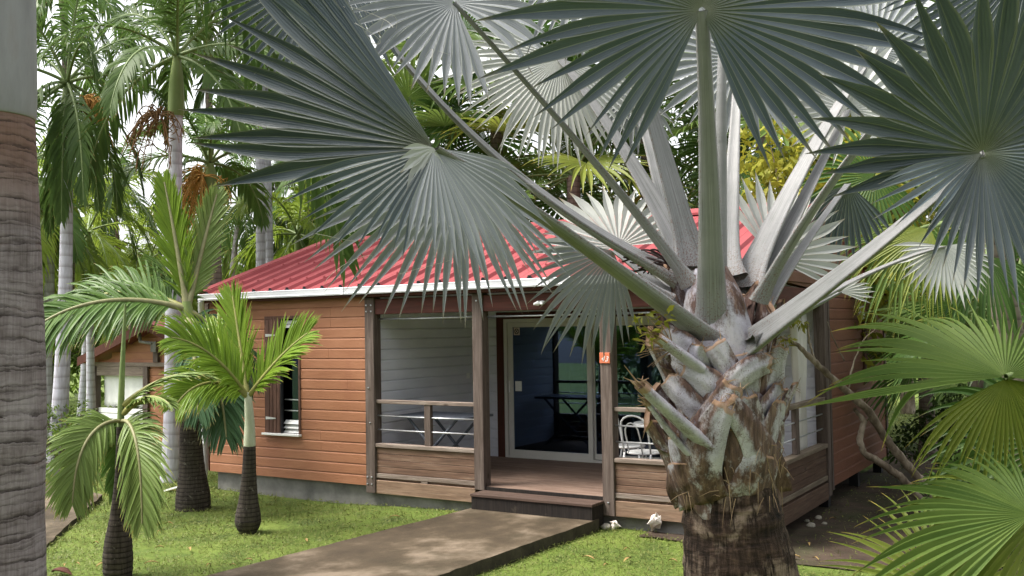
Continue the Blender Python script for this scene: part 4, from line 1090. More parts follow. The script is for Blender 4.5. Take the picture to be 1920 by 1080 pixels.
def fan_blade(np_, hub, c, n, a0, a1, L, nseg, fused=0.5, fold=0.35, droop=0.25, rng=None, mi=0, wtip=1.0, cup=0.0, vfold=0.0, hang=0.0, jit=0.05):
    """pleated palmate blade. c: direction of angle 0 in the blade, n: blade normal, a0..a1 degrees, L: lengths along the range"""
    rng = rng or RNG
    c = nrm(c); n = nrm(n - (np.asarray(n) @ c) * c); s = np.cross(n, c)
    th = np.radians(a0 + (np.arange(nseg) + .5) * (a1 - a0) / nseg)
    dth = rng.normal(0, .022, nseg)
    h = math.radians(abs(a1 - a0)) / nseg / 2
    Lk = np.interp(np.linspace(0, 1, nseg), np.linspace(0, 1, len(L)), L) * (1 + rng.normal(0, jit, nseg))
    tr = np.array([0.015, .12, .25, .38, .48, .56, .64, .72, .80, .87, .93, .97, 1.0]); nr = len(tr)
    ct, st = np.cos(th), np.sin(th)
    lat = s[None] * math.cos(vfold) + n[None] * math.sin(vfold) * np.sign(st)[:, None]
    d = nrm(ct[:, None] * c + st[:, None] * lat)
    e = nrm(-st[:, None] * c + ct[:, None] * lat)
    nk = nrm(np.cross(d, e)) * 1.0
    # centre line with sag
    pos = np.zeros((nseg, nr, 3)); dirs = np.zeros((nseg, nr, 3))
    p = np.tile(np.asarray(hub, float), (nseg, 1)); prev = 0
    fr = fused * (1 + rng.normal(0, .06, nseg))
    kd = droop * (1 + rng.normal(0, .25, nseg))
    hg = hang * np.clip(rng.normal(1, .5, nseg), 0, 3) * np.where(rng.random(nseg) < .09, 4.5, 1.0)
    for j in range(nr):
        t = tr[j]
        beyond = np.clip((t - fused) / (1 - fused), 0, 1)
        g = (droop * t ** 2)[..., None] * GRAV if np.ndim(droop) else (droop * t * t) * GRAV
        dj = d + g[None] * 1.0 + (kd - droop)[:, None] * beyond * GRAV[None] + (hg * beyond ** 1.2)[:, None] * GRAV[None] + e * (dth * beyond * 4)[:, None] - nk * (cup * t)
        dj = nrm(dj)
        p = p + dj * ((t - prev) * Lk)[:, None]; prev = t
        pos[:, j] = p; dirs[:, j] = dj
    wr = np.tan(h) * Lk[:, None] * np.minimum(tr[None], fr[:, None])
    q = np.clip((tr[None] - fr[:, None]) / (1 - fr[:, None]), 0, 1)
    w = wr * np.where(q > 0, (1 + .30 * np.sin(np.minimum(q * 1.5, 1) * math.pi)) * (1 - q ** 2.0), 1.0) * (1 + (wtip - 1) * np.clip(tr[None] / fused, 0, 1))
    w = np.maximum(w, 0.0004)
    ew = nrm(np.cross(np.broadcast_to(nk[:, None], dirs.shape), dirs))
    nn = nrm(np.cross(dirs, ew))
    fq = fold * (1 + .9 * q)
    fold_z = -(fq * w)[..., None] * nn
    # narrow the flat width where the fold is strong
    half = (w / np.sqrt(1 + (fq * .6) ** 2))[..., None] * ew
    lef, mid, rig = pos + half, pos + fold_z, pos - half
    rnd = np.clip(rng.normal(.5, .22, nseg), 0, 1)[:, None] * np.ones((1, nr))
    T = np.tile(tr[None], (nseg, 1))
    V = np.stack([lef, mid, mid, rig], 2)
    X = np.stack([np.ones_like(T), np.zeros_like(T), np.zeros_like(T), -np.ones_like(T)], 2)
    A = np.stack([X, np.repeat(T[..., None], 4, 2), np.repeat(rnd[..., None], 4, 2)], -1)
    i = np.arange(nseg * nr * 4).reshape(nseg, nr, 4)
    F1 = np.stack([i[:, :-1, 0], i[:, 1:, 0], i[:, 1:, 1], i[:, :-1, 1]], -1)
    F2 = np.stack([i[:, :-1, 2], i[:, 1:, 2], i[:, 1:, 3], i[:, :-1, 3]], -1)
    np_.add(V.reshape(-1, 3), np.concatenate([F1.reshape(-1, 4), F2.reshape(-1, 4)]), A.reshape(-1, 3), mi)
    return pos

def feather(np_, base, d0, L, bend, npairs, ll, lw, rng, start=.14, ang=(62, 22), vee=.35, droop=.5, nl=5, roll=0.0, mi=0, rmi=1, rr=(.018, .004), prof=None, jit=.06, tipcurl=0.0, fold=True):
    """pinnate frond: an arching rib with leaflets on both sides; returns the rib"""
    n = 26; P = [np.asarray(base, float)]; d = nrm(d0); ds = L / (n - 1); D = [d]
    for k in range(n - 1):
        t = k / (n - 1)
        d = nrm(d + GRAV * bend / n * (0.6 + 1.4 * t)); P.append(P[-1] + d * ds); D.append(d)
    P = np.array(P); D = np.array(D)
    np_.tube(P, np.linspace(rr[0], rr[1], n), 6, rmi)
    t = np.linspace(start, 0.995, npairs)
    side = np.cross(D, [0, 0, 1.0]); bad = np.linalg.norm(side, axis=1) < .08
    if bad.any():
        ref = side[~bad][0] if (~bad).any() else np.array([1.0, 0, 0]); side[bad] = ref
    side = nrm(side); nor = nrm(np.cross(side, D))
    if roll:
        cr, sr = math.cos(roll), math.sin(roll); side, nor = side * cr + nor * sr, nor * cr - side * sr
    x = t * (n - 1); i0 = np.clip(x.astype(int), 0, n - 2); f = (x - i0)[:, None]
    lerp = lambda A: A[i0] * (1 - f) + A[i0 + 1] * f
    Pt, Tt, St, Nt = lerp(P), nrm(lerp(D)), nrm(lerp(side)), nrm(lerp(nor))
    if prof is None: pf = np.interp(t, [0, .12, .3, .6, .85, 1], [.35, .6, .95, 1, .72, .34])
    else: pf = np.interp(t, prof[0], prof[1])
    for sgn in (1, -1):
        M_ = npairs
        a = np.radians(ang[0] + (ang[1] - ang[0]) * t + rng.normal(0, 4, M_))
        v = vee + rng.normal(0, .10, M_)
        d_ = nrm(Tt * np.cos(a)[:, None] + (St * sgn * np.cos(v)[:, None] + Nt * np.sin(v)[:, None]) * np.sin(a)[:, None])
        l = ll * pf * (1 + rng.normal(0, jit, M_)); kd = droop * (1 + rng.normal(0, .3, M_))
        wv = nrm(np.cross(Nt * np.cos(v)[:, None] - St * sgn * np.sin(v)[:, None], d_))
        pos = np.zeros((M_, nl + 1, 3)); p = Pt.copy(); W = np.zeros((M_, nl + 1)); dirs = np.zeros((M_, nl + 1, 3))
        for j in range(nl + 1):
            q = j / nl
            dj = nrm(d_ + GRAV[None] * (kd * q * q * 1.6)[:, None] + Tt * tipcurl * q * q)
            if j: p = p + dj * (l / nl)[:, None]
            pos[:, j] = p; dirs[:, j] = dj
            W[:, j] = lw * .5 * np.interp(q, [0, .15, .45, .8, 1], [.45, .95, 1, .55, .03]) * (.6 + .4 * pf)
        wv = np.repeat(wv[:, None], nl + 1, 1)
        wv = nrm(wv - (wv * dirs).sum(-1, keepdims=True) * dirs)
        rnd = np.repeat(np.clip(rng.normal(.5, .22, M_), 0, 1)[:, None], nl + 1, 1)
        T = np.tile(np.linspace(0, 1, nl + 1)[None], (M_, 1))
        if fold:
            up_ = nrm(np.cross(dirs, wv))
            mid = pos - up_ * (W * .35)[..., None]
            V = np.stack([pos + wv * W[..., None], mid, mid, pos - wv * W[..., None]], 2); c = 4
            X = np.stack([np.ones_like(T), 0 * T, 0 * T, -np.ones_like(T)], 2)
        else:
            V = np.stack([pos + wv * W[..., None], pos - wv * W[..., None]], 2); c = 2
            X = np.stack([np.ones_like(T), -np.ones_like(T)], 2)
        A = np.stack([X, np.repeat(T[..., None], c, 2), np.repeat(rnd[..., None], c, 2)], -1)
        i = np.arange(M_ * (nl + 1) * c).reshape(M_, nl + 1, c)
        Fs = [np.stack([i[:, :-1, 0], i[:, 1:, 0], i[:, 1:, 1], i[:, :-1, 1]], -1).reshape(-1, 4)]
        if fold: Fs.append(np.stack([i[:, :-1, 2], i[:, 1:, 2], i[:, 1:, 3], i[:, :-1, 3]], -1).reshape(-1, 4))
        np_.add(V.reshape(-1, 3), np.concatenate(Fs), A.reshape(-1, 3), mi)
    return P

def stem(name, pts, rs, m, parent, n=20, wob=0.0, sub=8):
    """tapered stem through control points"""
    pts = np.asarray(pts, float); t = np.linspace(0, 1, len(pts)); tt = np.linspace(0, 1, (len(pts) - 1) * sub + 1)
    def sm(y): # smooth interpolation (Catmull-like through cubic)
        y = np.asarray(y, float); g = np.gradient(y, t, axis=0)
        out = []
        for q in tt:
            i = min(int(np.searchsorted(t, q, 'right')) - 1, len(t) - 2); h = t[i + 1] - t[i]; u = (q - t[i]) / h
            out.append((2 * u**3 - 3 * u**2 + 1) * y[i] + (u**3 - 2 * u**2 + u) * h * g[i] + (-2 * u**3 + 3 * u**2) * y[i + 1] + (u**3 - u**2) * h * g[i + 1])
        return np.array(out)
    P = sm(pts); R = sm(rs)
    if wob: R = R * (1 + wob * RNG.normal(0, 1, len(R)))
    V, Fq, lf = tube_np(P, R, n)
    if wob: V = V + RNG.normal(0, wob * np.mean(rs) * .4, V.shape)
    return mesh_obj(name, V, Fq, m, parent, True, lf)

def curve(p0, p1, p2, n=18):
    t = np.linspace(0, 1, n)[:, None]
    return (1 - t) ** 2 * np.asarray(p0) + 2 * t * (1 - t) * np.asarray(p1) + t * t * np.asarray(p2)

# ================================================================== the silver fan palm
BIS_BASE = px(1392, 1200, 4.98); BIS_BASE[2] = float(gz(BIS_BASE[0], BIS_BASE[1]))
bis = empty("silver_fan_palm", "huge silver blue fan palm with cut leaf bases standing before the veranda", "palm", BIS_BASE)
axis_pts = [px(1405, 1390, 4.98), px(1398, 1180, 4.98), px(1388, 1080, 4.98), px(1372, 960, 4.98), px(1362, 880, 4.98)]
axis_pts[0][2] = -0.45
stem("trunk", axis_pts, [.36, .305, .285, .245, .215], BISTRUNK, bis, 36, 0.012, 10)
AX_LO, AX_HI = px(1365, 900, 4.98), px(1338, 560, 4.98)     # axis of the booted part
AXD = AX_HI - AX_LO; AXL = np.linalg.norm(AXD); AXD = AXD / AXL
E1 = nrm(RIGHT - (RIGHT @ AXD) * AXD); E2 = np.cross(AXD, E1)    # E2 points away from the viewer
def on_axis(h, ang, r):
    """h metres up the booted part, ang degrees (0 right, -90 towards the viewer)"""
    a = math.radians(ang); return AX_LO + AXD * h + (E1 * math.cos(a) + E2 * math.sin(a)) * r
_P = np.array([AX_LO - AXD * .12 + (AX_HI + AXD * .16 - AX_LO + AXD * .12) * t for t in np.linspace(0, 1, 30)])
_V, _F, _A = tube_np(_P, np.interp(np.linspace(0, 1, 30), [0, .3, .65, .88, 1], [.215, .235, .20, .145, .08]), 28)
_A[:, 2] = np.interp(_A[:, 1], [0, .35, .55, .75, .85], [.75, .5, .05, .12, .30]); _A[:, 1] *= .8
mesh_obj("trunk_core", _V, _F, BOOT, bis, True, _A)
brng = np.random.default_rng(5)
def leaf_base(h, ang, stub, age, w=.15, rise=.40, lean=None):
    """split palm leaf base: two broad legs wrap the trunk and meet under a torn stub"""
    m = NP(); R0 = .250 - .075 * (h / AXL)
    lean = brng.normal(0, .35) if lean is None else lean
    def sheet(fn, nr, nc, thick, endtear):
        V = np.zeros((nr, nc, 3)); V2 = np.zeros((nr, nc, 3)); A = np.zeros((nr, nc, 3))
        tear = np.convolve(brng.normal(0, .022, nc + 4), np.ones(3) / 3, 'same')[2:-2]
        for i in range(nr):
            for j in range(nc):
                t = i / (nr - 1); u = -1 + 2 * j / (nc - 1)
                a, z, r = fn(t, u)
                z += endtear * tear[j] * max(0, t - .7) / .3
                V[i, j] = on_axis(z, a, r); V2[i, j] = on_axis(z - .004, a, r - thick); A[i, j] = (u, t if endtear else t * .9, age + .7 * min(1, max(0, (.34 - z) / .22)))
        idx = np.arange(nr * nc).reshape(nr, nc); k = nr * nc
        qd = lambda ix: np.stack([ix[:-1, :-1], ix[:-1, 1:], ix[1:, 1:], ix[1:, :-1]], -1).reshape(-1, 4)
        A2 = A.reshape(-1, 3).copy(); A2[:, 2] += .35
        ring = np.concatenate([idx[0, :], idx[1:, -1], idx[-1, -2::-1], idx[-2:0:-1, 0]])
        rim = np.stack([ring, np.roll(ring, -1), np.roll(ring, -1) + k, ring + k], -1)
        m.add(np.concatenate([V.reshape(-1, 3), V2.reshape(-1, 3)]), np.concatenate([qd(idx), qd(idx)[:, ::-1] + k, rim]), np.concatenate([A.reshape(-1, 3), A2]), 0)
        return V
    deg = 180 / math.pi
    spread = 60 + brng.normal(0, 5)
    for sgn in (1, -1):
        wob = brng.uniform(0, 6)
        def leg(t, u, sgn=sgn, wob=wob):
            q = (1 - t) ** 1.15
            a = ang + sgn * spread * q; z = h - rise * (1 - t) ** .9
            hw = (.062 + .030 * t) * (w / .15)
            # across the strap: tilted so that the outer edge is lower
            tx, tz = -sgn * spread / deg * R0, rise; n_ = math.hypot(tx, tz)
            a += u * hw * tz / n_ * deg / R0; z += -u * hw * tx / n_
            r = R0 - .006 + .046 * t + stub * max(0, (t - .6) / .4) ** 2 * .7 + .030 * (1 - u * u) - .012 * abs(u) ** 3 + .005 * math.sin(5 * t + wob + 3 * u) - .03 * (1 - t) ** 3
            return a, z, r
        sheet(leg, 16, 9, .016, 0)
    def top(t, u):
        hw = w * (.56 - .10 * t)
        z = h - .16 + .24 * t + lean * u * .07 * t + .055 * u * u * t
        r = R0 + .036 + .026 * t + stub * t ** 1.4 + .040 * (1 - u * u) * (1 - .5 * t) + .012 * t * u * u
        return ang + u * hw * deg / R0 + lean * 6 * t, z, r
    V = sheet(top, 14, 11, .028, 1.0)
    for q in range(6):
        j = brng.integers(1, 10); p = V[-1, j]; o = nrm(p - (AX_LO + AXD * ((p - AX_LO) @ AXD)))
        dd = o * brng.uniform(.2, .8) + AXD * brng.uniform(-.6, .9) + brng.normal(0, .3, 3)
        m.tube(np.array([p, p + dd * .02, p + dd * .045 + GRAV * .006]), [.0020, .0014, .0005], 4, 1)
    return m.build("leaf_base", [BOOT, FIBRE], bis, True)
k = 0; hs = np.linspace(0.16, AXL * 1.02, 26)
for h in hs:
    ang = (-90 + k * 137.5 + brng.normal(0, 5) + 180) % 360 - 180; k += 1
    if -172 < ang < -8: continue                      # the face towards the photograph follows below
    age = float(np.clip(.42 - .50 * (h / AXL) + brng.normal(0, .05), -.12, .5))
    leaf_base(h, ang, brng.uniform(.04, .09), age, brng.uniform(.14, .17))
def strap(pts, ws, off, age, side=1, tear=1.0, bulge=.030, thick=.022, curl=.0):
    """one broad leaf base leg lying on the trunk; pts follow it from its root to its torn end"""
    m = NP(); pts = np.array(pts, float); nr, nc = 22, 13
    t0 = np.linspace(0, 1, len(pts)); t = np.linspace(0, 1, nr)
    if len(pts) > 2:
        co = np.polyfit(t0, pts[:, 0], 2), np.polyfit(t0, pts[:, 1], 2); C_ = np.stack([np.polyval(co[0], t), np.polyval(co[1], t)], -1)
    else: C_ = np.stack([np.interp(t, t0, pts[:, 0]), np.interp(t, t0, pts[:, 1])], -1)
    W = np.interp(t, np.linspace(0, 1, len(ws)), ws); T = nrm(np.gradient(C_, axis=0)); Nn = np.stack([-T[:, 1], T[:, 0]], -1)
    tr_ = np.convolve(brng.normal(0, 5.5, nc + 4), np.ones(3) / 3, 'same')[2:-2] * tear; wob = brng.uniform(0, 6, 3)
    V = np.zeros((nr, nc, 3)); V2 = V.copy(); A = V.copy()
    for a in range(nr):
        for b in range(nc):
            u = -1 + 2 * b / (nc - 1); tt = t[a]
            q = C_[a] + Nn[a] * u * W[a] * .5 * (1 + .05 * math.sin(9 * tt + wob[0])) + T[a] * tr_[b] * max(0, tt - .75) * 4 + T[a] * (abs(u) ** 2 * -4 * tear) * max(0, tt - .8) * 5
            cu = np.interp(q[1], [560, 640, 850, 930], [1338, 1350, 1358, 1362]); x = (q[0] - cu) / 369.0
            R_ = np.interp(q[1], [560, 640, 740, 860, 930], [.15, .215, .235, .240, .225])
            o_ = off * tt ** .7 - .012 * (1 - tt) ** 2 + bulge * (1 - u * u) * (1 - .25 * tt) * min(1, .25 + 2 * tt) + .012 * max(0, u * side) ** 4 + curl * max(0, tt - .7) ** 2 + .003 * math.sin(7 * u + 4 * tt + wob[1])
            dd = math.sqrt(max((R_ + o_) ** 2 - x * x, 1e-4)) if abs(x) < R_ + o_ else 0.0
            V[a, b] = px(q[0], q[1], 4.98 - max(dd, .02 + o_ * .8)); V2[a, b] = px(q[0], q[1], 4.98 - max(dd, .02 + o_ * .8) + thick)
            A[a, b] = ((u * side + 1) / 2, tt if tear else tt * .9, age + .50 * min(1, max(0, (q[1] - 858) / 65)))
    idx = np.arange(nr * nc).reshape(nr, nc); k_ = nr * nc
    qd = lambda ix: np.stack([ix[:-1, :-1], ix[:-1, 1:], ix[1:, 1:], ix[1:, :-1]], -1).reshape(-1, 4)
    A2 = A.reshape(-1, 3).copy(); A2[:, 2] += .3
    ring = np.concatenate([idx[0, :], idx[1:, -1], idx[-1, -2::-1], idx[-2:0:-1, 0]])
    rim = np.stack([ring, np.roll(ring, -1), np.roll(ring, -1) + k_, ring + k_], -1)
    m.add(np.concatenate([V.reshape(-1, 3), V2.reshape(-1, 3)]), np.concatenate([qd(idx)[:, ::-1], qd(idx) + k_, rim]), np.concatenate([A.reshape(-1, 3), A2]), 0)
    for q in range(int(9 * tear)):
        b = brng.integers(0, nc); p = V[-1, b]; dd = nrm(V[-1, b] - V[-3, b]) * brng.uniform(.2, 1.1) + brng.normal(0, .35, 3)
        m.tube(np.array([p, p + dd * .02, p + dd * .05 + GRAV * .006]), [.0024, .0016, .0005], 4, 1)
    return m.build("leaf_base", [BOOT, FIBRE], bis, True)
for a in [  # root ... end, widths, height off the trunk, age, brown side
    ([(1388, 725), (1366, 690), (1338, 645)], [52, 50, 46], .015, -.10, 1, .3), ([(1412, 790), (1440, 760), (1462, 722)], [40, 36, 26], .030, .02, -1, .6),
    ([(1420, 745), (1412, 700), (1404, 660)], [60, 56, 50], .012, -.06, 1, .2), ([(1446, 750), (1452, 700), (1464, 648)], [46, 40, 30], .030, -.06, -1, .7),
    ([(1330, 690), (1288, 650), (1240, 622)], [48, 46, 38], .040, -.08, 1, 1), ([(1318, 712), (1270, 680), (1222, 642)], [44, 40, 28], .045, .00, 1, 1),
    ([(1318, 700), (1306, 672), (1313, 650)], [36, 44, 30], .060, -.06, -1, .8),
    ([(1366, 752), (1325, 715), (1280, 690)], [56, 54, 46], .045, -.12, 1, .4), ([(1330, 790), (1285, 745), (1252, 708)], [48, 46, 40], .050, -.04, 1, .5),
    ([(1296, 820), (1350, 735), (1405, 700), (1448, 678)], [46, 48, 46, 40], .066, -.06, -1, .9),
    ([(1300, 850), (1330, 790), (1378, 722)], [60, 56, 48], .074, -.10, -1, .8), ([(1424, 850), (1412, 800), (1396, 744)], [60, 56, 44], .060, .04, 1, .5), ([(1392, 925), (1388, 860), (1380, 800)], [70, 70, 56], .035, .34, 1, .3),
    ([(1300, 868), (1288, 830), (1284, 790)], [44, 46, 40], .078, -.10, -1, .9), ([(1300, 905), (1278, 868), (1262, 815)], [46, 40, 22], .070, .08, 1, .5),
    ([(1436, 880), (1448, 810), (1462, 752)], [52, 46, 24], .060, .20, -1, .8),
    ([(1446, 925), (1420, 835), (1362, 752)], [84, 64, 40], .086, .17, 1, .6), ([(1322, 945), (1318, 855), (1362, 758)], [96, 78, 50], .100, .09, -1, .7),
    ([(1395, 945), (1412, 900), (1424, 850)], [90, 80, 56], .045, .16, 1, .3), ([(1290, 940), (1274, 905), (1270, 868)], [60, 52, 34], .050, .10, 1, .3)]:
    strap(*a)
# long torn stubs that stick out on the left of the trunk
for (a, b, c_, w) in ((px(1325, 835, 4.72), px(1262, 780, 4.66), px(1200, 722, 4.62), .058), (px(1290, 850, 4.75), px(1245, 800, 4.72), px(1212, 752, 4.72), .03), (px(1310, 690, 4.75), px(1265, 655, 4.70), px(1228, 630, 4.68), .05)):
    m = NP(); P = curve(a, b, c_, 14)
    V, Fq, lf = tube_np(P, np.linspace(w * 1.25, w, 14), 12, .45, UP); lf[:, 2] = .12; lf[:, 1] = np.repeat(np.linspace(.3, 1, 14), 12)
    m.add(V, Fq, lf, 0)
    for q in range(10):
        dd = nrm(P[-1] - P[-2]) + brng.normal(0, .45, 3); s_ = P[-1] + brng.normal(0, w * .35, 3)
        m.tube(np.array([s_ - nrm(P[-1] - P[-2]) * .04, s_, s_ + dd * brng.uniform(.02, .05)]), [.006, .005, .001], 5, 1)
    m.build("leaf_stub", [BOOT, FIBRE], bis, True)
# loose fibre tufts
m = NP()
for q in range(45):
    p = on_axis(brng.uniform(-.05, .22), brng.uniform(-160, -20), .272 + brng.uniform(0, .02)); d = brng.normal(0, .4, 3) + GRAV * brng.uniform(.3, 1.2)
    m.tube(np.array([p, p + d * .04, p + d * .09 + GRAV * .02]), [.0022, .0016, .0006], 4, 0)
m.build("fibre_tuft", [FIBRE], bis)

def petiole(parent, base, mid, hub, w0, w1, out=None):
    """flattened, channelled leaf stalk with a broad base"""
    n = 26; P = curve(base, mid, hub, n); t = np.linspace(0, 1, n)
    w = w1 + (w0 - w1) * (1 - t) ** 1.7 + .05 * np.exp(-t / .05)
    up = nrm(AX_HI + AXD * 1.2 - P.mean(0)) if out is None else out
    T = nrm(np.gradient(P, axis=0)); N = nrm(up[None] - (T @ up)[:, None] * T); B = np.cross(T, N)
    cs = np.array([(-1, .12), (-.93, .30), (-.55, .16), (0, .06), (.55, .16), (.93, .30), (1, .12), (.78, -.32), (.35, -.56), (0, -.62), (-.35, -.56), (-.78, -.32)])
    V = P[:, None] + w[:, None, None] * (cs[None, :, :1] * B[:, None] + .80 * cs[None, :, 1:] * N[:, None])
    k = len(cs); idx = np.arange(n * k).reshape(n, k); nx = np.roll(idx, -1, 1)
    Fq = np.stack([idx[:-1], nx[:-1], nx[1:], idx[1:]], -1).reshape(-1, 4)
    lf = np.stack([np.tile(np.abs(cs[:, 0])[None], (n, 1)), np.repeat(t[:, None], k, 1), np.full((n, k), FR.uniform(0, 9))], -1).reshape(-1, 3)
    m = NP(); m.add(V.reshape(-1, 3), Fq, lf, 0)
    return m.build("petiole", [PETI], parent, True)

FR = np.random.default_rng(11)
def frond(hub, base, mid, blades, w0=.085, w1=.030, m=None, label=None, threads=0, out=None, hastula=None):
    """one fan leaf of the silver palm. hub, base, mid as (px, px, depth)"""
    H = px(*hub)
    blade = NP(); tips = []
    for b in blades:
        n = cdir(*b["n"]); phi0, phi1 = b["phi"]
        # in-plane directions whose images run from phi0 to phi1
        def inpl(phi):
            c_, s_ = math.cos(math.radians(phi)), math.sin(math.radians(phi)); nx_, ny_, nz_ = b["n"]
            return nrm(c_ * RIGHT + s_ * UP + (nx_ * c_ + ny_ * s_) / nz_ * FWD)
        c = inpl(phi0)
        s = np.cross(n, c)
        # unwrapped in-plane angle of the far end
        ang = 0; last = 0
        for q in np.linspace(phi0, phi1, 60):
            v = inpl(q); a = math.degrees(math.atan2(v @ s, v @ c))
            while a - last > 180: a -= 360
            while a - last < -180: a += 360
            last = a
        pos = fan_blade(blade, H, c, n, 0, last, b["L"], b["seg"], b.get("fused", .5), b.get("fold", .40), b.get("droop", .12), FR, b.get("mi", 0), b.get("w", 1.0), b.get("cup", 0.0), b.get("vf", 0.0), b.get("hang", .08), b.get("jit", .05))
        tips.append(pos)
    if hastula:
        n = cdir(*hastula["n"])
        fan_blade(blade, H + n * .012, cdir(math.cos(math.radians(hastula["phi"][0])), math.sin(math.radians(hastula["phi"][0])), .1), n, 0, hastula["phi"][1] - hastula["phi"][0], hastula["L"], hastula["seg"], .45, .25, .3, FR, 1, 1.25)
    o = blade.build("frond", [m or SILVER, LITSILVER, HALFLITSILVER], bis, True)
    if label: o["label"] = label
    if base is not None:
        petiole(o, px(*base), px(*mid), H, w0, w1, out)
        # small knob where stalk and blade meet
    if threads:
        tb = NP()
        for q in range(threads):
            pos = tips[FR.integers(len(tips))]; k_ = FR.integers(len(pos)); p = pos[k_, FR.integers(5, 9)]
            a = FR.uniform(0, 6.28, 3); n_ = 16; t = np.linspace(0, 1, n_)
            sz = FR.uniform(.05, .13)
            C = p + sz * (np.stack([np.sin(t * 3.2 + a[0]) - math.sin(a[0]), np.cos(t * 3.5 + a[1]) - math.cos(a[1]), .7 * np.sin(t * 2.6 + a[2]) - .7 * math.sin(a[2])], -1)) + GRAV * (t ** 2 * .05)[:, None]
            tb.tube(C, np.full(n_, .0008), 4, 0)
        tb.build("leaf_thread", [THREAD], o, True)
    return o
B = lambda phi, n, L, seg, **k: dict(phi=phi, n=n, L=L, seg=seg, **k)
# nearest leaves first
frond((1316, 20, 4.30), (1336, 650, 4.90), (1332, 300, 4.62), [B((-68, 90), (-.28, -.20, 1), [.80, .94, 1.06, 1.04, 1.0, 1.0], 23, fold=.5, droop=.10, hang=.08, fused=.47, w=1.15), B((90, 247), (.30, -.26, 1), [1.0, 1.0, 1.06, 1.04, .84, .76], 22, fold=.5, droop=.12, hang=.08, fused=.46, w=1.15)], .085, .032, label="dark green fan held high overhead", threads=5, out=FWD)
frond((815, 278, 4.15), (1362, 662, 4.93), (1010, 390, 4.50), [
    B((122, 187), (-.5, -.25, 1), [1.28, 1.30, 1.32, 1.34, 1.37, 1.36], 12, fold=.62, droop=.02, hang=.05, fused=.46, w=1.32), B((121, 137), (.9, .5, 1), [1.0, 1.2, 1.1], 5, fold=.7, droop=.02, fused=.6, w=1.3),
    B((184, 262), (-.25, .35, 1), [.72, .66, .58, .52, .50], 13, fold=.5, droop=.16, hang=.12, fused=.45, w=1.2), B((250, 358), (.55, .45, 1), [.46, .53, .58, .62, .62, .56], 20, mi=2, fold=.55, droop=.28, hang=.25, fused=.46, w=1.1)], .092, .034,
    label="wide blue grey fan reaching far left over the roof", threads=5, hastula=dict(phi=(165, 300), n=(-.2, .1, 1), L=[.12, .17, .20, .23, .28], seg=7))
frond((852, 5, 4.90), (1296, 530, 5.05), (1150, 330, 5.05), [B((-42, 130), (-.35, .45, 1), [.60, .66, .66, .66, .66], 18, fold=.5, droop=.30, hang=.20, fused=.46, w=1.2), B((130, 294), (.30, .50, 1), [.66, .66, .64, .62, .60, .57], 20, fold=.5, droop=.30, hang=.20, fused=.46, w=1.2)], .080, .028, HALFLITSILVER, label="pale drooping fan at the upper left", threads=5)
frond((1842, 287, 3.95), (1352, 682, 4.92), (1690, 440, 4.35), [B((18, 199), (.10, -.55, 1), [.80, .86, .88, .84, .78, .74, .66], 18, fold=.6, droop=.08, hang=.06, fused=.46, w=1.32), B((226, 378), (.15, .30, 1), [.58, .62, .64, .64, .66, .7], 26, fold=.6, droop=.10, hang=.06, fused=.46, w=1.15),
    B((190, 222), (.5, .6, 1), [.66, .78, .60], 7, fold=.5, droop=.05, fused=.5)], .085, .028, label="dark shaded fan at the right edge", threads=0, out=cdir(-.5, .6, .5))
# the leaf under the far left fan
frond((862, 325, 4.75), (1248, 560, 4.98), (1010, 400, 4.85), [B((186, 338), (.1, .25, 1), [.78, .86, .80, .76, .72, .72, .74, .70], 27, fold=.5, droop=.14, hang=.10, fused=.42, w=1.1)], .070, .026, HALFLITSILVER, label="grey fan under the far left one with hanging tips", threads=3)
# overhead to the right
frond((1930, -70, 4.45), (1420, 560, 4.95), (1600, 230, 4.7), [B((165, 300), (.1, -.3, 1), [.62, .70, .72, .70, .62], 26, fold=.42, droop=.1, hang=.1, fused=.5)], .075, .028)
# pale upright young leaves and those behind the crown
frond((1160, 462, 5.75), (1290, 560, 5.3), (1225, 505, 5.55), [B((5, 196), (0, .75, 1), [.42, .46, .50, .52, .54, .52, .50], 18, fold=.5, droop=.06, hang=.05, fused=.55)], .06, .022, LITSILVER, "small white fan standing above the veranda roof")
frond((1150, 470, 5.55), (1275, 570, 5.2), (1210, 515, 5.4), [B((168, 292), (.35, -.1, 1), [.45, .52, .60, .66, .64, .60, .50], 19, fold=.5, droop=.14, hang=.10, fused=.46)], .06, .022, HALFLITSILVER, label="small fan hanging in front of the beam")
frond((1450, 484, 5.65), (1385, 600, 5.3), (1415, 540, 5.5), [B((-28, 128), (.1, .45, 1), [.40, .50, .56, .60, .56, .50], 17, fold=.5, droop=.04, hang=.04, fused=.55), B((180, 262), (-.1, .5, 1), [.22, .26, .24], 10, fold=.5, droop=.2)], .06, .022, LITSILVER, "small white fan right of the crown")
frond((1590, 205, 6.1), (1408, 570, 5.25), (1520, 350, 5.7), [B((-70, 255), (-.1, .35, 1), [.36, .46, .55, .56, .52, .50, .46, .40], 32, fold=.5, droop=.15, hang=.15, fused=.5)], .075, .026, LITSILVER, "white fan seen behind the overhead fan")
frond((1770, 462, 5.6), (1440, 620, 5.1), (1620, 500, 5.4), [B((170, 372), (.1, .3, 1), [.30, .34, .36, .34, .30], 26, fold=.5, droop=.2, hang=.2, fused=.5)], .05, .02, LITSILVER, "small white fan low on the right")
frond((1050, 110, 6.2), (1300, 520, 5.4), (1190, 290, 5.9), [B((150, 345), (0, .2, 1), [.62, .70, .72, .72, .70, .62], 40, fold=.5, droop=.15, hang=.12, fused=.5)], .085, .028, LITSILVER)
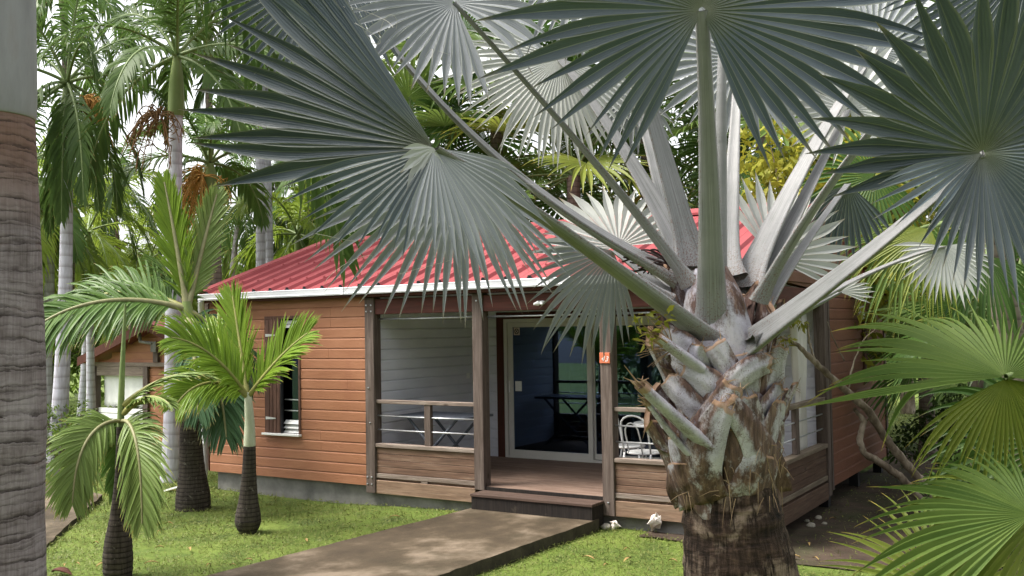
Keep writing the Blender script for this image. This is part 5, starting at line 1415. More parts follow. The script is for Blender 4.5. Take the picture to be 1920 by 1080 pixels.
frond((1385, 110, 6.1), (1362, 520, 5.3), (1375, 300, 5.8), [B((-80, 262), (0, .15, 1), [.55, .62, .66, .66, .66, .62, .55], 38, fold=.5, droop=.12, hang=.12, fused=.5)], .07, .026, HALFLITSILVER)
frond((1640, 95, 6.3), (1395, 540, 5.3), (1510, 280, 5.8), [B((-75, 250), (.1, .25, 1), [.55, .62, .66, .66, .62, .55], 42, fold=.5, droop=.15, hang=.15, fused=.5)], .085, .030, HALFLITSILVER)
frond((1190, 175, 6.3), (1285, 520, 5.35), (1235, 330, 5.9), [B((120, 330), (0, .2, 1), [.36, .42, .44, .42, .36], 24, fold=.5, droop=.15, hang=.12)], .085, .028, HALFLITSILVER)
frond((1590, 345, 5.9), (1418, 600, 5.2), (1510, 450, 5.6), [B((200, 320), (-.2, -.2, 1), [.40, .48, .52, .48, .40], 18, fold=.5, droop=.25, hang=.25)], .055, .022)
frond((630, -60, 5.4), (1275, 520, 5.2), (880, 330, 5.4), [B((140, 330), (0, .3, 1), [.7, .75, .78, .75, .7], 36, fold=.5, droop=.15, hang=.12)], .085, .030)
frond((1120, -130, 5.4), (1300, 500, 5.2), (1215, 180, 5.5), [B((170, 360), (0, .3, 1), [.75, .8, .8, .8, .7], 34, fold=.5, droop=.15, hang=.12)], .085, .030, HALFLITSILVER)
# short curved stalk on the lower right
frond((1575, 548, 4.95), (1400, 640, 4.80), (1480, 600, 4.85), [B((-20, 40), (0, .3, 1), [.16, .2, .14], 6, fold=.6, droop=.3)], .06, .018, LITSILVER)
# spear of the unopened leaf and the brown fruit stalks
m = NP(); m.tube(curve(px(1345, 560, 5.0), px(1352, 300, 5.05), px(1356, -80, 5.1), 16), np.linspace(.05, .012, 16), 10, 0)
m.build("spear_leaf", [PETI], bis, True)
m = NP(); srng = np.random.default_rng(3)
for k in range(26):
    a = px(1275 + srng.uniform(-25, 10), 520 + srng.uniform(-12, 10), 5.28); c_ = px(1170 + srng.uniform(-5, 70), 462 + srng.uniform(0, 55), 5.28 + srng.uniform(-.1, .12))
    mid = (a + c_) / 2 + np.array([0, 0, srng.uniform(.02, .13)])
    m.tube(curve(a, mid, c_, 12), np.linspace(.008, .005, 12), 6, 0)
m.build("fruit_stalk", [STALK], bis, True)

# ================================================================== feather palms
def royal_crown(parent, top, nf, L, seed, leaf, rib=None, elev=(75, -45), ll=.62, npairs=46, droop=.75, bend=1.5, lw=.045, az0=0.0, plumose=True, name="crown", jit=1.0):
    r = np.random.default_rng(seed); m = NP()
    for k in range(nf):
        az = az0 + k * 2.39996 + r.normal(0, .15); e = math.radians(elev[0] + (elev[1] - elev[0]) * (k / max(1, nf - 1)) + r.normal(0, 6))
        d = np.array([math.cos(az) * math.cos(e), math.sin(az) * math.cos(e), math.sin(e)])
        feather(m, np.asarray(top) + d * .05, d, L * r.uniform(.85, 1.1), bend * r.uniform(.7, 1.2), npairs, ll, lw, r, vee=.25, droop=droop * r.uniform(.7, 1.3), nl=3, roll=r.normal(0, .5), rr=(.03, .006), fold=False, jit=.12)
    return m.build(name, [leaf, rib or GREENRIB], parent, True)

def royal(name, label, base, pts, rs, tm, crown, shaft=None, flower=None, cat="palm", group=None):
    """pts: stem control points from base to top; crown: dict for royal_crown or None"""
    t = empty(name, label, cat, base, group)
    stem("trunk", pts, rs, tm, t, 18, 0.004)
    top = np.asarray(pts[-1], float); ax = nrm(np.asarray(pts[-1]) - np.asarray(pts[-2]))
    if shaft:
        h, r0, m = shaft
        stem("crownshaft", [top - ax * .02, top + ax * h * .15, top + ax * h * .6, top + ax * h], [r0 * .96, r0 * 1.02, r0 * .85, r0 * .45], m, t, 18)
        top = top + ax * h
    if crown: royal_crown(t, top, **crown)
    if flower:
        m = NP(); r = np.random.default_rng(flower.get("seed", 1)); o = np.asarray(flower["at"], float)
        d0 = np.asarray(flower["dir"], float)
        for k in range(flower.get("n", 60)):
            d = nrm(d0 + r.normal(0, .35, 3)); l = flower["L"] * r.uniform(.6, 1.1)
            m.tube(curve(o + d * .03, o + d * l * .45, o + d * l * .6 + GRAV * l * .6, 8), np.linspace(.012, .006, 8), 4, 0)
            for q in range(5):
                s_ = r.uniform(.3, .95); b = curve(o, o + d * l * .45, o + d * l * .6 + GRAV * l * .6, 8)[int(s_ * 7)]
                m.tube(np.array([b, b + r.normal(0, .05, 3) + GRAV * .05, b + r.normal(0, .06, 3) + GRAV * .14]), [.010, .008, .004], 4, 0)
        m.build("fruit_cluster", [flower.get("mat", ORANGEFLOWER)], t, True)
    return t
def up_from(u, v, d=None, **k):
    return ground(u, v) if d is None else px(u, v, d)

# the big trunk at the left edge
b = px(-55, 1300, 4.6); b[2] = float(gz(b[0], b[1]))
s1, s2, s3 = px(-52, 760, 4.6), px(-46, 480, 4.6), px(-42, 215, 4.6)
t = empty("royal_palm", "thick grey ringed royal palm trunk cut by the left edge of the photo", "palm", b)
stem("trunk", [b - np.array([0, 0, .1]), px(-54, 1040, 4.6), s1, s2, s3], [.40, .318, .318, .282, .243], ROYAL, t, 48, 0.003, 12)
top = s3; ax = nrm(s3 - s2)
stem("crownshaft", [top - ax * .01, top + ax * .03, top + ax * .35, top + ax * 1.3, top + ax * 2.1], [.240, .252, .246, .215, .13], SHAFT, t, 40)
royal_crown(t, top + ax * 2.1, 13, 3.2, 21, DARKFROND, elev=(80, -30), ll=.6, npairs=46, bend=1.4)

# slim pale palms on the lawn at the left
def pale_palm(label, foot, v_list, wpx, d, crown, flower=None, shaft=None, tm=PALETRUNK, group=None, name="pale_palm"):
    """foot: pixel of the base; v_list: (u, v) points up the stem; wpx widths in photo pixels"""
    base = ground(*foot) if d is None else px(foot[0], foot[1], d)
    dd = depth(base) if d is None else d
    pts = [base - np.array([0, 0, .05])] + [px(u, v, dd) for u, v in v_list]
    rs = [w * dd / F_PX / 2 for w in wpx]
    return royal(name, label, base, pts, rs, tm, crown, shaft, flower)
cw = lambda seed, nf=15, L=2.2, **k: dict(dict(seed=seed, nf=nf, L=L, leaf=DARKFROND), **k)
pale_palm("pale slender palm with dark drooping crown standing near the left big trunk", (103, 893), [(112, 780), (122, 560), (126, 330), (126, 235)], [46, 31, 25, 20, 18], None,
          cw(31, 19, 2.5, elev=(80, -65), ll=.55, bend=2.0, droop=1.1), shaft=(.7, .10, GSHAFT), flower=dict(at=px(150, 190, 15.9), dir=RIGHT * 1.1 + UP * .25, L=1.0, n=22, seed=4, mat=ORANGEFLOWER))
pale_palm("pale slender palm passing in front of the neighbouring gable", (322, 903), [(324, 780), (325, 600), (327, 400), (330, 215)], [44, 33, 30, 27, 24], None,
          cw(32, 14, 2.3, elev=(80, -20), ll=.55, bend=1.6), shaft=(.9, .12, GSHAFT), flower=dict(at=px(300, 215, 14.5), dir=-RIGHT * .3 + UP * .1, L=.9, n=26, seed=5, mat=DRYLEAF))
pale_palm("stout grey brown palm with green shaft and orange fruit behind the roof", (398, 700), [(397, 540), (394, 385)], [44, 38, 34], 17.5,
          cw(33, 12, 1.9, elev=(75, 0), leaf=MIDLEAF, ll=.5, bend=1.7), shaft=(.75, .17, GSHAFT), flower=dict(at=px(380, 330, 17.3), dir=-RIGHT * .25 + GRAV * .2, L=1.0, n=46, seed=6), tm=BROWNTRUNK)
pale_palm("left of the twin pale palm trunks behind the roof", (490, 720), [(489, 500), (488, 200), (488, -120)], [20, 18, 17, 16], 20.0, cw(34, 13, 2.6, elev=(75, -45)), shaft=(.9, .12, GSHAFT))
pale_palm("right of the twin pale palm trunks behind the roof", (508, 720), [(505, 500), (501, 300), (499, 90)], [18, 16, 15, 14], 21.0, cw(35, 15, 2.8, elev=(75, -55)), shaft=(.8, .10, GSHAFT))
pale_palm("short pale palm trunk peeping over the roof ridge", (627, 720), [(626, 520), (624, 400)], [13, 12, 12], 24.0, cw(36, 13, 2.6, elev=(70, -50), leaf=MIDLEAF), shaft=(.7, .10, GSHAFT))
pale_palm("whitish palm stem at the far left behind the slender palm", (84, 862), [(86, 700), (92, 560), (94, 470)], [30, 22, 18, 16], 19.0, cw(37, 13, 2.4, leaf=LITFROND, elev=(60, -60), bend=2.0), shaft=(.6, .08, GSHAFT))
pale_palm("thin pale palm stem in front of the dark teal wall", (171, 810), [(170, 700), (168, 560), (166, 480)], [20, 15, 13, 11], 24.0, cw(38, 12, 2.5, leaf=LITFROND, elev=(60, -60), bend=2.0), shaft=(.6, .08, GSHAFT))
pale_palm("thin pale palm stem rising behind the neighbouring roof", (284, 700), [(284, 590), (282, 520)], [11, 10, 9], 32.0, cw(39, 12, 3.0, leaf=LITFROND, elev=(60, -60), bend=2.0), shaft=(.6, .10, GSHAFT))
# palms further off, whose stems are hidden by those in front
far = [(390, 40, 20, 42, DARKFROND, 2.9, "dark feathery palm crown above the stout brown palm"),
       (20, 330, 19, 43, MIDLEAF, 2.4, "mid green palm crown beside the big left trunk"),
       (215, 350, 31, 44, DARKFROND, 2.8, "dim palm crown between the two slender pale palms"),
       (160, 425, 31, 45, LITFROND, 3.0, "yellow green palm crown right of the slender palm"),
       (60, 430, 21, 46, LITFROND, 2.6, "yellow green palm crown left of the slender palm foot"),
       (445, 380, 27, 47, MIDLEAF, 2.6, "dark palm crown behind the stout brown palm"),
       (575, 350, 27, 48, DARKFROND, 3.0, "dark palm crown behind the twin pale trunks"),
       (560, 440, 22, 49, LITFROND, 2.1, "yellowish palm crown above the left slope of the roof"),
       (250, 480, 33, 50, LITFROND, 3.4, "bright low palm crown above the neighbouring roof"),
       (680, 300, 24, 51, MIDLEAF, 2.8, "green palm crown behind the far left silver leaf"),
       (760, 120, 26, 52, LITFROND, 3.0, "sunlit palm crown behind the upper silver leaves"),
       (520, 120, 28, 53, MIDLEAF, 3.2, "high green palm crown behind the upper left silver leaf"),
       (120, -40, 20, 54, MIDLEAF, 2.6, "high green palm crown at the upper left")]
for (u, v, d, seed, leaf, L, lab) in far:
    top = px(u, v, d); r = np.random.default_rng(seed)
    base = np.array([top[0] + r.normal(0, .2), top[1] + r.normal(0, .2), 0]); base[2] = float(gz(base[0], base[1]))
    royal("royal_palm", lab, base, [base, base * .6 + top * .4 + r.normal(0, .1, 3), top - np.array([0, 0, .6])], [.12, .085, .07], PALETRUNK if seed % 2 else BROWNTRUNK,
          dict(seed=seed, nf=14 if d < 28 else 12, L=L, leaf=leaf, elev=(75, -60), ll=.62, npairs=40, bend=1.9, droop=1.0, lw=.055), shaft=(.6, .10, GSHAFT))

# ------------------------------------------------------------------ young palms on the lawn
def young(name, label, base, pts, rs, sub=8):
    t = empty(name, label, "palm", base); stem("trunk", pts, rs, BLACKTRUNK, t, 26, .012, 10); return t
def ypx(d): return lambda u, v, dz=0.0: px(u, v, d + dz)
YR = np.random.default_rng(17)
def yfrond(parent, base, target, L, leaf, ll, bend=.9, npairs=48, vee=.35, roll=0.0, droop=.35, lw=.030, ang=(62, 24), rr=(.013, .003), rib=RACHIS, prof=None, tipcurl=0.0, start=.10):
    """frond leaving base towards target"""
    m = NP(); d = nrm(np.asarray(target) - np.asarray(base))
    feather(m, base, d, L, bend, npairs, ll, lw, YR, start=start, ang=ang, vee=vee, droop=droop, roll=roll, rr=rr, prof=prof, tipcurl=tipcurl)
    return m.build("frond", [leaf, rib], parent, True)

# 1: the bright one before the window
g = ground(465, 1000); d1 = depth(g); P = ypx(d1); k = d1 / F_PX
y1 = young("young_palm", "bright young palm with white shaft before the shuttered window", g, [g - np.array([0, 0, .05]), P(465, 998), P(465, 984), P(465, 968), P(466, 930), P(467, 890), P(468, 836)], [15 * k, 16 * k, 23 * k, 23.5 * k, 17 * k, 13.5 * k, 11 * k])
stem("crownshaft", [P(468, 838), P(468, 828), P(468, 790), P(466, 757), P(465, 735)], [10.5 * k, 11 * k, 9 * k, 7.5 * k, 5.5 * k], WAXSHAFT, y1, 18)
c = P(465, 745)
yfrond(y1, c, P(520, 668, -.10), 175 * k, YOUNGLEAF, 90 * k, 0.35, 66, .25, -1.05, .25, 5 * k, (50, 24), (5 * k, 1.5 * k))
yfrond(y1, c, P(405, 655, -.25), 195 * k, YOUNGLEAF, 95 * k, .8, 70, .25, 1.05, .35, 5 * k, (52, 24), (5 * k, 1.5 * k))
yfrond(y1, c, P(445, 610, .25), 205 * k, YOUNGLEAF, 88 * k, .05, 54, .35, .9, .15, 5 * k, (34, 14), (5 * k, 1.5 * k))
yfrond(y1, c, P(425, 640, .35), 200 * k, YOUNGLEAF, 88 * k, .6, 54, .4, .8, .3, 5 * k, (50, 24), (5 * k, 1.5 * k))
yfrond(y1, c, P(398, 688, -.30), 160 * k, YOUNGLEAF, 85 * k, 1.5, 60, .2, .9, .5, 5 * k, (56, 26), (5 * k, 1.5 * k))
# 2: the taller one by the downpipe
g = ground(362, 955); d2 = depth(g); P = ypx(d2); k = d2 / F_PX
y2 = young("young_palm", "taller dark based palm with long arching fronds beside the white downpipe", g, [g - np.array([0, 0, .05]), P(362, 945), P(362, 920), P(360, 880), P(357, 800), P(355, 720), P(354, 660)], [31 * k, 32 * k, 30 * k, 24 * k, 19 * k, 15 * k, 14 * k])
stem("crownshaft", [P(354, 664), P(353, 640), P(352, 600), P(350, 565)], [15 * k, 16 * k, 13 * k, 8 * k], GSHAFT, y2, 18)
c = P(351, 580)
yfrond(y2, c, P(256, 552, -.30), 310 * k, MIDLEAF, 120 * k, 1.0, 84, .10, .7, .75, 6.5 * k, (66, 30), (7 * k, 1.5 * k), PALERACHIS)
yfrond(y2, c, P(245, 525, .25), 290 * k, MIDLEAF, 112 * k, .95, 76, .3, .8, .5, 6 * k, (60, 26), (7 * k, 1.5 * k), RACHIS)
yfrond(y2, c, P(322, 400, .15), 250 * k, YOUNGLEAF, 80 * k, .2, 76, .3, 1.1, .12, 5.5 * k, (32, 12), (7 * k, 1.5 * k), PALERACHIS)
yfrond(y2, c, P(375, 480, .2), 235 * k, PALELEAF, 70 * k, .12, 66, .3, -1.1, .15, 6 * k, (40, 18), (7 * k, 1.5 * k), PALERACHIS)
yfrond(y2, c, P(420, 620, .2), 190 * k, BLUELEAF, 90 * k, .9, 66, .0, -.9, .5, 6.5 * k, (64, 28), (6 * k, 1.5 * k), PALERACHIS)
yfrond(y2, P(360, 600, -.1), P(400, 655, -.5), 250 * k, BLUELEAF, 100 * k, 1.5, 66, .0, -.8, .85, 6.5 * k, (60, 26), (6 * k, 1.5 * k), PALERACHIS)
yfrond(y2, P(352, 600, -.1), P(365, 640, -.6), 210 * k, BLUELEAF, 85 * k, 1.6, 60, .0, -.6, .9, 6.5 * k, (60, 26), (6 * k, 1.5 * k), PALERACHIS)
yfrond(y2, c, P(330, 510, .5), 240 * k, MIDLEAF, 95 * k, .9, 46, .3, -.4, .3, 9 * k, (58, 24), (6 * k, 1.5 * k))
# 3: the nearest one with hanging fronds
g = ground(221, 1083); d3 = depth(g); P = ypx(d3); k = d3 / F_PX
y3 = young("young_palm", "small bulbous palm with two drooping fronds and an upright spear", g, [g - np.array([0, 0, .05]), P(221, 1075), P(221, 1045), P(222, 1010), P(224, 960), P(227, 890), P(228, 800)], [24 * k, 26 * k, 27 * k, 24 * k, 16 * k, 11 * k, 9 * k])
c = P(228, 790)
stem("spear_leaf", [P(226, 800), P(229, 700), P(235, 570)], [6.5 * k, 5 * k, 2 * k], GREENRIB, y3, 10)
yfrond(y3, c, P(250, 775, -.30), 250 * k, PALELEAF, 95 * k, 3.6, 76, -.05, -.95, .4, 6 * k, (60, 24), (4 * k, 1.2 * k), PALERACHIS, tipcurl=.2)
yfrond(y3, c, P(202, 785, -.16), 205 * k, PALELEAF, 88 * k, 3.0, 70, .0, .9, .5, 6 * k, (58, 24), (4 * k, 1.2 * k), PALERACHIS)
yfrond(y3, P(231, 760), P(285, 712, .05), 170 * k, PALELEAF, 70 * k, .9, 50, -.1, 0, .3, 7 * k, (36, 14), (6 * k, 1.5 * k), RACHIS)
yfrond(y3, P(232, 775), P(275, 728, -.2), 150 * k, PALELEAF, 60 * k, .9, 46, -.1, 0, .3, 7 * k, (34, 14), (6 * k, 1.5 * k), RACHIS)
yfrond(y3, P(226, 780), P(232, 795, .4), 200 * k, MIDLEAF, 80 * k, 3.0, 46, .0, 0, .6, 8 * k, (58, 24), (5 * k, 1.5 * k))

# ================================================================== green fan palms
GR = np.random.default_rng(23)
def fan_palm(label, base, trunk_pts, trunk_r, leaves, name="fan_palm", tm=BROWNTRUNK, group=None, skirt=False):
    """leaves: hub(px,px,d), n (camera terms), phi range, L list, seg, material and options"""
    t = empty(name, label, "palm", base, group)
    stem("trunk", trunk_pts, trunk_r, tm, t, 16, .01)
    top = np.asarray(trunk_pts[-1], float)
    for lf_ in leaves:
        H = px(*lf_["hub"]) if "hub" in lf_ else np.asarray(lf_["pos"])
        m = NP()
        if "phi" in lf_:
            n = cdir(*lf_["n"]); a = math.radians(lf_["phi"][0]); c = math.cos(a) * RIGHT + math.sin(a) * UP
            c = nrm(c + (lf_["n"][0] * math.cos(a) + lf_["n"][1] * math.sin(a)) / lf_["n"][2] * FWD)
            span = lf_["phi"][1] - lf_["phi"][0]
        else:
            n, c, span = lf_["nv"], lf_["cv"], lf_["span"]
        fan_blade(m, H, c, n, 0 if "phi" in lf_ else -span / 2, span if "phi" in lf_ else span / 2, lf_["L"], lf_["seg"], lf_.get("fused", .38), lf_.get("fold", .4), lf_.get("droop", .22), GR, 0, lf_.get("w", .9), lf_.get("cup", 0), lf_.get("vf", 0), lf_.get("hang", .35), .07)
        st_ = lf_.get("stalk", top)
        P_ = curve(st_, (np.asarray(st_) + H) / 2 + np.array([0, 0, lf_.get("arch", .15)]), H, 12)
        m.tube(P_, np.linspace(.022, .012, 12) * lf_.get("sw", 1), 8, 1)
        m.build("frond", [lf_.get("m", FANLEAF), GREENRIB], t, True)
    return t
def auto_fans(top, nf, L, seed, mats, R=1.0, elev=(70, -35), seg=30, **k):
    r = np.random.default_rng(seed); out = []
    for i in range(nf):
        az = i * 2.39996 + r.normal(0, .2); e = math.radians(elev[0] + (elev[1] - elev[0]) * i / (nf - 1) + r.normal(0, 6))
        d = np.array([math.cos(az) * math.cos(e), math.sin(az) * math.cos(e), math.sin(e)])
        H = np.asarray(top) + d * R * r.uniform(.8, 1.15)
        side = nrm(np.cross(d, [0, 0, 1.0])); nv = nrm(np.cross(side, d)); c = nrm(d + GRAV * .45)
        out.append(dict(dict(pos=H, nv=nv, cv=c, span=300, L=[L * .6, L * .85, L, L * .85, L * .6], seg=seg, m=mats[i % len(mats)], hang=.4, droop=.25, vf=.25), **k))
    return out
# the two big fans that reach in from the right edge
rb = px(2080, 900, 4.4); rb[2] = float(gz(rb[0], rb[1]))
F_ = lambda hub, n, phi, L, seg, **k: dict(hub=hub, n=n, phi=phi, L=L, seg=seg, **k)
tp = px(2075, 760, 4.45)
fan_palm("bright green fan palm reaching in from the right edge", rb, [rb, (rb + tp) / 2, tp], [.12, .10, .09], [
    F_((1886, 706, 4.15), (-.25, 1.15, 1), (-8, 196), [.48, .45, .43, .48, .62, .80, .84], 38, hang=.42, droop=.12, fused=.42, w=1.12, fold=.75),
    F_((1886, 710, 4.18), (-.2, -.1, 1), (208, 352), [.55, .50, .46, .44, .42], 30, hang=.6, droop=.45, fused=.40, m=FANLEAF2, w=1.1, fold=.75),
    F_((1935, 965, 3.75), (-.4, .9, 1), (80, 216), [.30, .36, .48, .66, .74, .72], 26, hang=.35, droop=.2, fused=.42, w=1.15, fold=.75),
    F_((1960, 960, 3.9), (.0, .5, 1), (150, 300), [.55, .6, .6, .5], 26, hang=.5, droop=.4, fused=.4, m=FANLEAF2),
    F_((1790, 1120, 4.1), (-.1, .8, 1), (20, 190), [.5, .55, .55, .5], 26, hang=.3, droop=.2, fused=.4, m=FANLEAF2),
    F_((1990, 820, 4.6), (-.2, .2, 1), (110, 290), [.6, .7, .7, .6], 28, hang=.5, droop=.35, m=FANDARK)])
rb2 = px(1760, 760, 9.5); rb2[2] = float(gz(rb2[0], rb2[1])); tp2 = px(1762, 420, 7.6)
rb2 = px(1960, 760, 7.8); tp2 = px(1860, 430, 7.7); rb2[2] = float(gz(rb2[0], rb2[1]))
fan_palm("yellow green fan palm with long hanging leaf strips behind the dark silver leaf", rb2, [rb2, (rb2 + tp2) / 2, tp2], [.14, .11, .10], [
    F_((1745, 430, 7.2), (-.3, .35, 1), (165, 290), [.62, .75, .85, .8, .7], 34, hang=1.2, droop=.45, fused=.35, m=FANLEAF2, w=.8),
    F_((1700, 440, 7.3), (-.2, .5, 1), (140, 300), [.5, .6, .75, .8, .7], 30, hang=1.3, droop=.5, fused=.32, m=FANLEAF, w=.8),
    F_((1850, 480, 7.4), (.1, .3, 1), (180, 350), [.7, .8, .8, .7], 30, hang=1.2, droop=.5, fused=.35, m=FANDARK),
    F_((1640, 330, 7.8), (-.2, .3, 1), (90, 330), [.6, .7, .7, .6], 34, hang=.5, droop=.3, m=FANDARK),
    F_((1900, 330, 7.8), (0, .2, 1), (60, 330), [.7, .8, .8, .7], 36, hang=.6, droop=.3, m=FANDARK),
    F_((1880, 100, 7.5), (0, .2, 1), (100, 350), [.8, .9, .9, .8], 36, hang=.5, droop=.3, m=FANLEAF),
    F_((1700, 60, 8.2), (0, .2, 1), (100, 330), [.8, .9, .9, .8], 36, hang=.5, droop=.3, m=FANDARK)])
# fan palms behind the bungalow
for (u, v, d, seed, nf, L, mats, lab) in [
    (1075, 330, 17.5, 61, 18, 1.35, [FANLEAF, FANLEAF2, FANDARK], "green fan palm behind the roof left of the silver crown"),
    (930, 190, 19.0, 62, 18, 1.45, [FANDARK, FANLEAF, FANDARK], "deep green fan palm between the upper silver leaves"),
    (1210, 160, 19.5, 63, 18, 1.5, [FANDARK, FANLEAF], "deep green fan palm right behind the silver crown"),
    (1430, 250, 18.0, 64, 16, 1.35, [FANLEAF, FANDARK], "green fan palm behind the right end of the roof"),
    (1500, 60, 21.0, 65, 16, 1.6, [FANLEAF, FANLEAF2], "tall sunlit fan palm behind the right silver stalks"),
    (800, 330, 18.5, 66, 16, 1.35, [FANDARK, FANDARK, FANLEAF], "dark fan palm behind the left half of the ridge"),
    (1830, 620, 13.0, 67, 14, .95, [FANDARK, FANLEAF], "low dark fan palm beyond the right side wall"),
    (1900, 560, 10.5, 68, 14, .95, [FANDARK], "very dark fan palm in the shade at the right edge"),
    (1735, 690, 17.0, 69, 14, 1.1, [FANLEAF, FANDARK], "bushy fan palm at the far end of the right side wall")]:
    top = px(u, v, d); base = np.array([top[0], top[1], float(gz(top[0], top[1]))])
    if top[2] < base[2] + .4: top[2] = base[2] + .4
    fan_palm(lab, base, [base, (base + top) / 2, top], [.16, .13, .12], auto_fans(top, nf, L, seed, mats, R=1.0 * L, seg=30 if d > 12 else 36))

# ================================================================== broadleaf trees and shrubs
def leaf_cloud(m, centres, radii, n, size, rng, mi=0, flat=.35, asp=.42, droopy=.3):
    """many separate folded leaves spread through a set of clumps"""
    centres = np.asarray(centres); radii = np.asarray(radii)
    pk = rng.choice(len(centres), n, p=radii ** 2 / (radii ** 2).sum())
    v = nrm(rng.normal(0, 1, (n, 3))); rr = radii[pk] * rng.uniform(.35, 1.0, n) ** .6
    p = centres[pk] + v * rr[:, None] * np.array([1, 1, .75])
    d = nrm(v * .8 + rng.normal(0, .7, (n, 3)) + GRAV * droopy); s = size * rng.uniform(.6, 1.3, n)
    nn = nrm(rng.normal(0, .6, (n, 3)) + np.array([0, 0, 1.0])); w = nrm(np.cross(d, nn)); nn = np.cross(w, d)
    a = p; b = p + (d * .45 + w * asp * .5 + nn * .08) * s[:, None]; c = p + d * s[:, None] - nn * .10 * s[:, None]; e = p + (d * .45 - w * asp * .5 + nn * .08) * s[:, None]
    V = np.stack([a, b, c, e], 1).reshape(-1, 3); Fq = np.arange(4 * n).reshape(-1, 4)
    rnd = np.clip(rng.normal(.5, .25, n), 0, 1)
    lf = np.stack([np.tile(np.array([0, 1, 0, -1.0]), (n, 1)), np.tile(np.array([0, .4, 1, .4]), (n, 1)), np.repeat(rnd[:, None], 4, 1)], -1).reshape(-1, 3)
    m.add(V, Fq, lf, mi)
def tree(name, label, base, height, spread, n, size, leaf, seed, clumps=26, trunk_r=.14, cat="tree", low=.35, group=None, bark=BARK, droopy=.3):
    rng = np.random.default_rng(seed); base = np.asarray(base, float)
    t = empty(name, label, cat, base, group)
    C_, Rr = [], []
    wood_ = NP(); trunk_top = base + np.array([rng.normal(0, .1), rng.normal(0, .1), height * (low + .1)])
    wood_.tube(curve(base, (base + trunk_top) / 2 + rng.normal(0, .05 * height * .2, 3), trunk_top, 10), np.linspace(trunk_r, trunk_r * .6, 10), 10, 0)
    for k in range(clumps):
        a = rng.uniform(0, 2 * math.pi); h = rng.uniform(low, 1.0); r = spread * math.sqrt(rng.uniform(.05, 1)) * (1.05 - .55 * h)
        c = base + np.array([r * math.cos(a), r * math.sin(a), height * h * .93]); C_.append(c); Rr.append(spread * rng.uniform(.20, .36))
        s0 = base + (trunk_top - base) * rng.uniform(.55, 1)
        wood_.tube(curve(s0, (s0 + c) / 2 + np.array([0, 0, -.1 * height * .3]), c, 8), np.linspace(trunk_r * .35, .008, 8), 5, 0)
    wood_.build("trunk", [bark], t, True)
    m = NP(); leaf_cloud(m, C_, Rr, n, size, rng, droopy=droopy); m.build("crown", [leaf], t)
    return t
def at_px(u, d, v=700):
    p = px(u, v, d); p[2] = float(gz(p[0], p[1])); return p
TREES = [(1545, 15.0, 5.4, 1.9, 5200, .17, YELLOWLEAF, "yellow leaved tree behind the right end of the roof"),
         (1640, 17.5, 6.2, 2.2, 4200, .19, YELLOWLEAF, "taller yellow green tree right of the first yellow tree"),
         (1350, 24.0, 8.5, 3.6, 5200, .24, TREELEAF, "big dark tree behind the silver crown"),
         (1030, 27.0, 7.5, 3.6, 5200, .26, TREELEAF, "big dark tree behind the roof ridge"),
         (1700, 24.0, 9.0, 3.6, 5200, .25, TREELEAF2, "big mid green tree beyond the right side wall"),
         (1900, 20.0, 8.0, 3.4, 5200, .22, TREELEAF, "big dark tree at the right edge"),
         (760, 31.0, 7.6, 3.4, 4600, .28, TREELEAF, "dark tree behind the left slope of the roof"),
         (560, 33.0, 6.8, 3.2, 4600, .28, TREELEAF2, "mid green tree behind the twin pale trunks"),
         (420, 36.0, 6.6, 3.4, 4600, .28, TREELEAF2, "mid green tree behind the stout brown palm"),
         (250, 38.0, 6.4, 3.6, 4600, .28, TREELEAF2, "mid green tree above the neighbouring roof"),
         (90, 36.0, 6.6, 3.6, 4600, .28, TREELEAF2, "mid green tree behind the far left stems"),
         (-80, 32.0, 7.5, 3.6, 4200, .28, TREELEAF, "dark tree beyond the left edge")]
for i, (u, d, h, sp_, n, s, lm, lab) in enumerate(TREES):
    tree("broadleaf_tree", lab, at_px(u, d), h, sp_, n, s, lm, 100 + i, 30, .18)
for i, (ang, r_, h, sp_) in enumerate([(150, 9.5, 8.5, 3.4), (185, 8.5, 9.0, 3.4), (120, 9.0, 8.0, 3.2), (215, 10.5, 9.0, 3.4), (92, 10.5, 8.0, 3.2), (248, 13.0, 9.0, 3.2)]):
    a_ = math.radians(ang); b_ = np.array([CAM[0] + math.sin(a_) * r_, CAM[1] + math.cos(a_) * r_, 0]); b_[2] = float(gz(b_[0], b_[1]))
    tree("broadleaf_tree", "added unseen tree %s the camera, blocking low sky and mirrored in the glass door" % ["straight behind", "behind and left of", "behind and right of", "far left of", "far right of", "farthest left of"][i], b_, h, sp_, 6500, .34, TREELEAF, 180 + i, 40, .18, low=.10)  # trees added out of view to cut sky light from behind the camera
SHRUBS = [(110, 15.8, 1.15, .75, 1700, .075, TREELEAF2, "loose green shrub left of the slender pale palm foot"),
          (150, 22.5, 1.1, .8, 1300, .085, TREELEAF2, "loose green shrub before the dark teal wall"),
          (1800, 13.5, 1.3, .9, 2000, .10, TREELEAF, "dark shrub beyond the right side wall"),
          (1860, 9.5, 1.0, .8, 1800, .10, TREELEAF, "low dark shrub in the shade right of the side wall"),
          (1920, 8.0, 1.3, .9, 2200, .10, TREELEAF, "dark shrub at the right edge behind the bright fan")]
for i, (u, d, h, sp_, n, s, lm, lab) in enumerate(SHRUBS):
    tree("shrub", lab, at_px(u, d), h, sp_, n, s, lm, 140 + i, 22, .035, "shrub", .2)
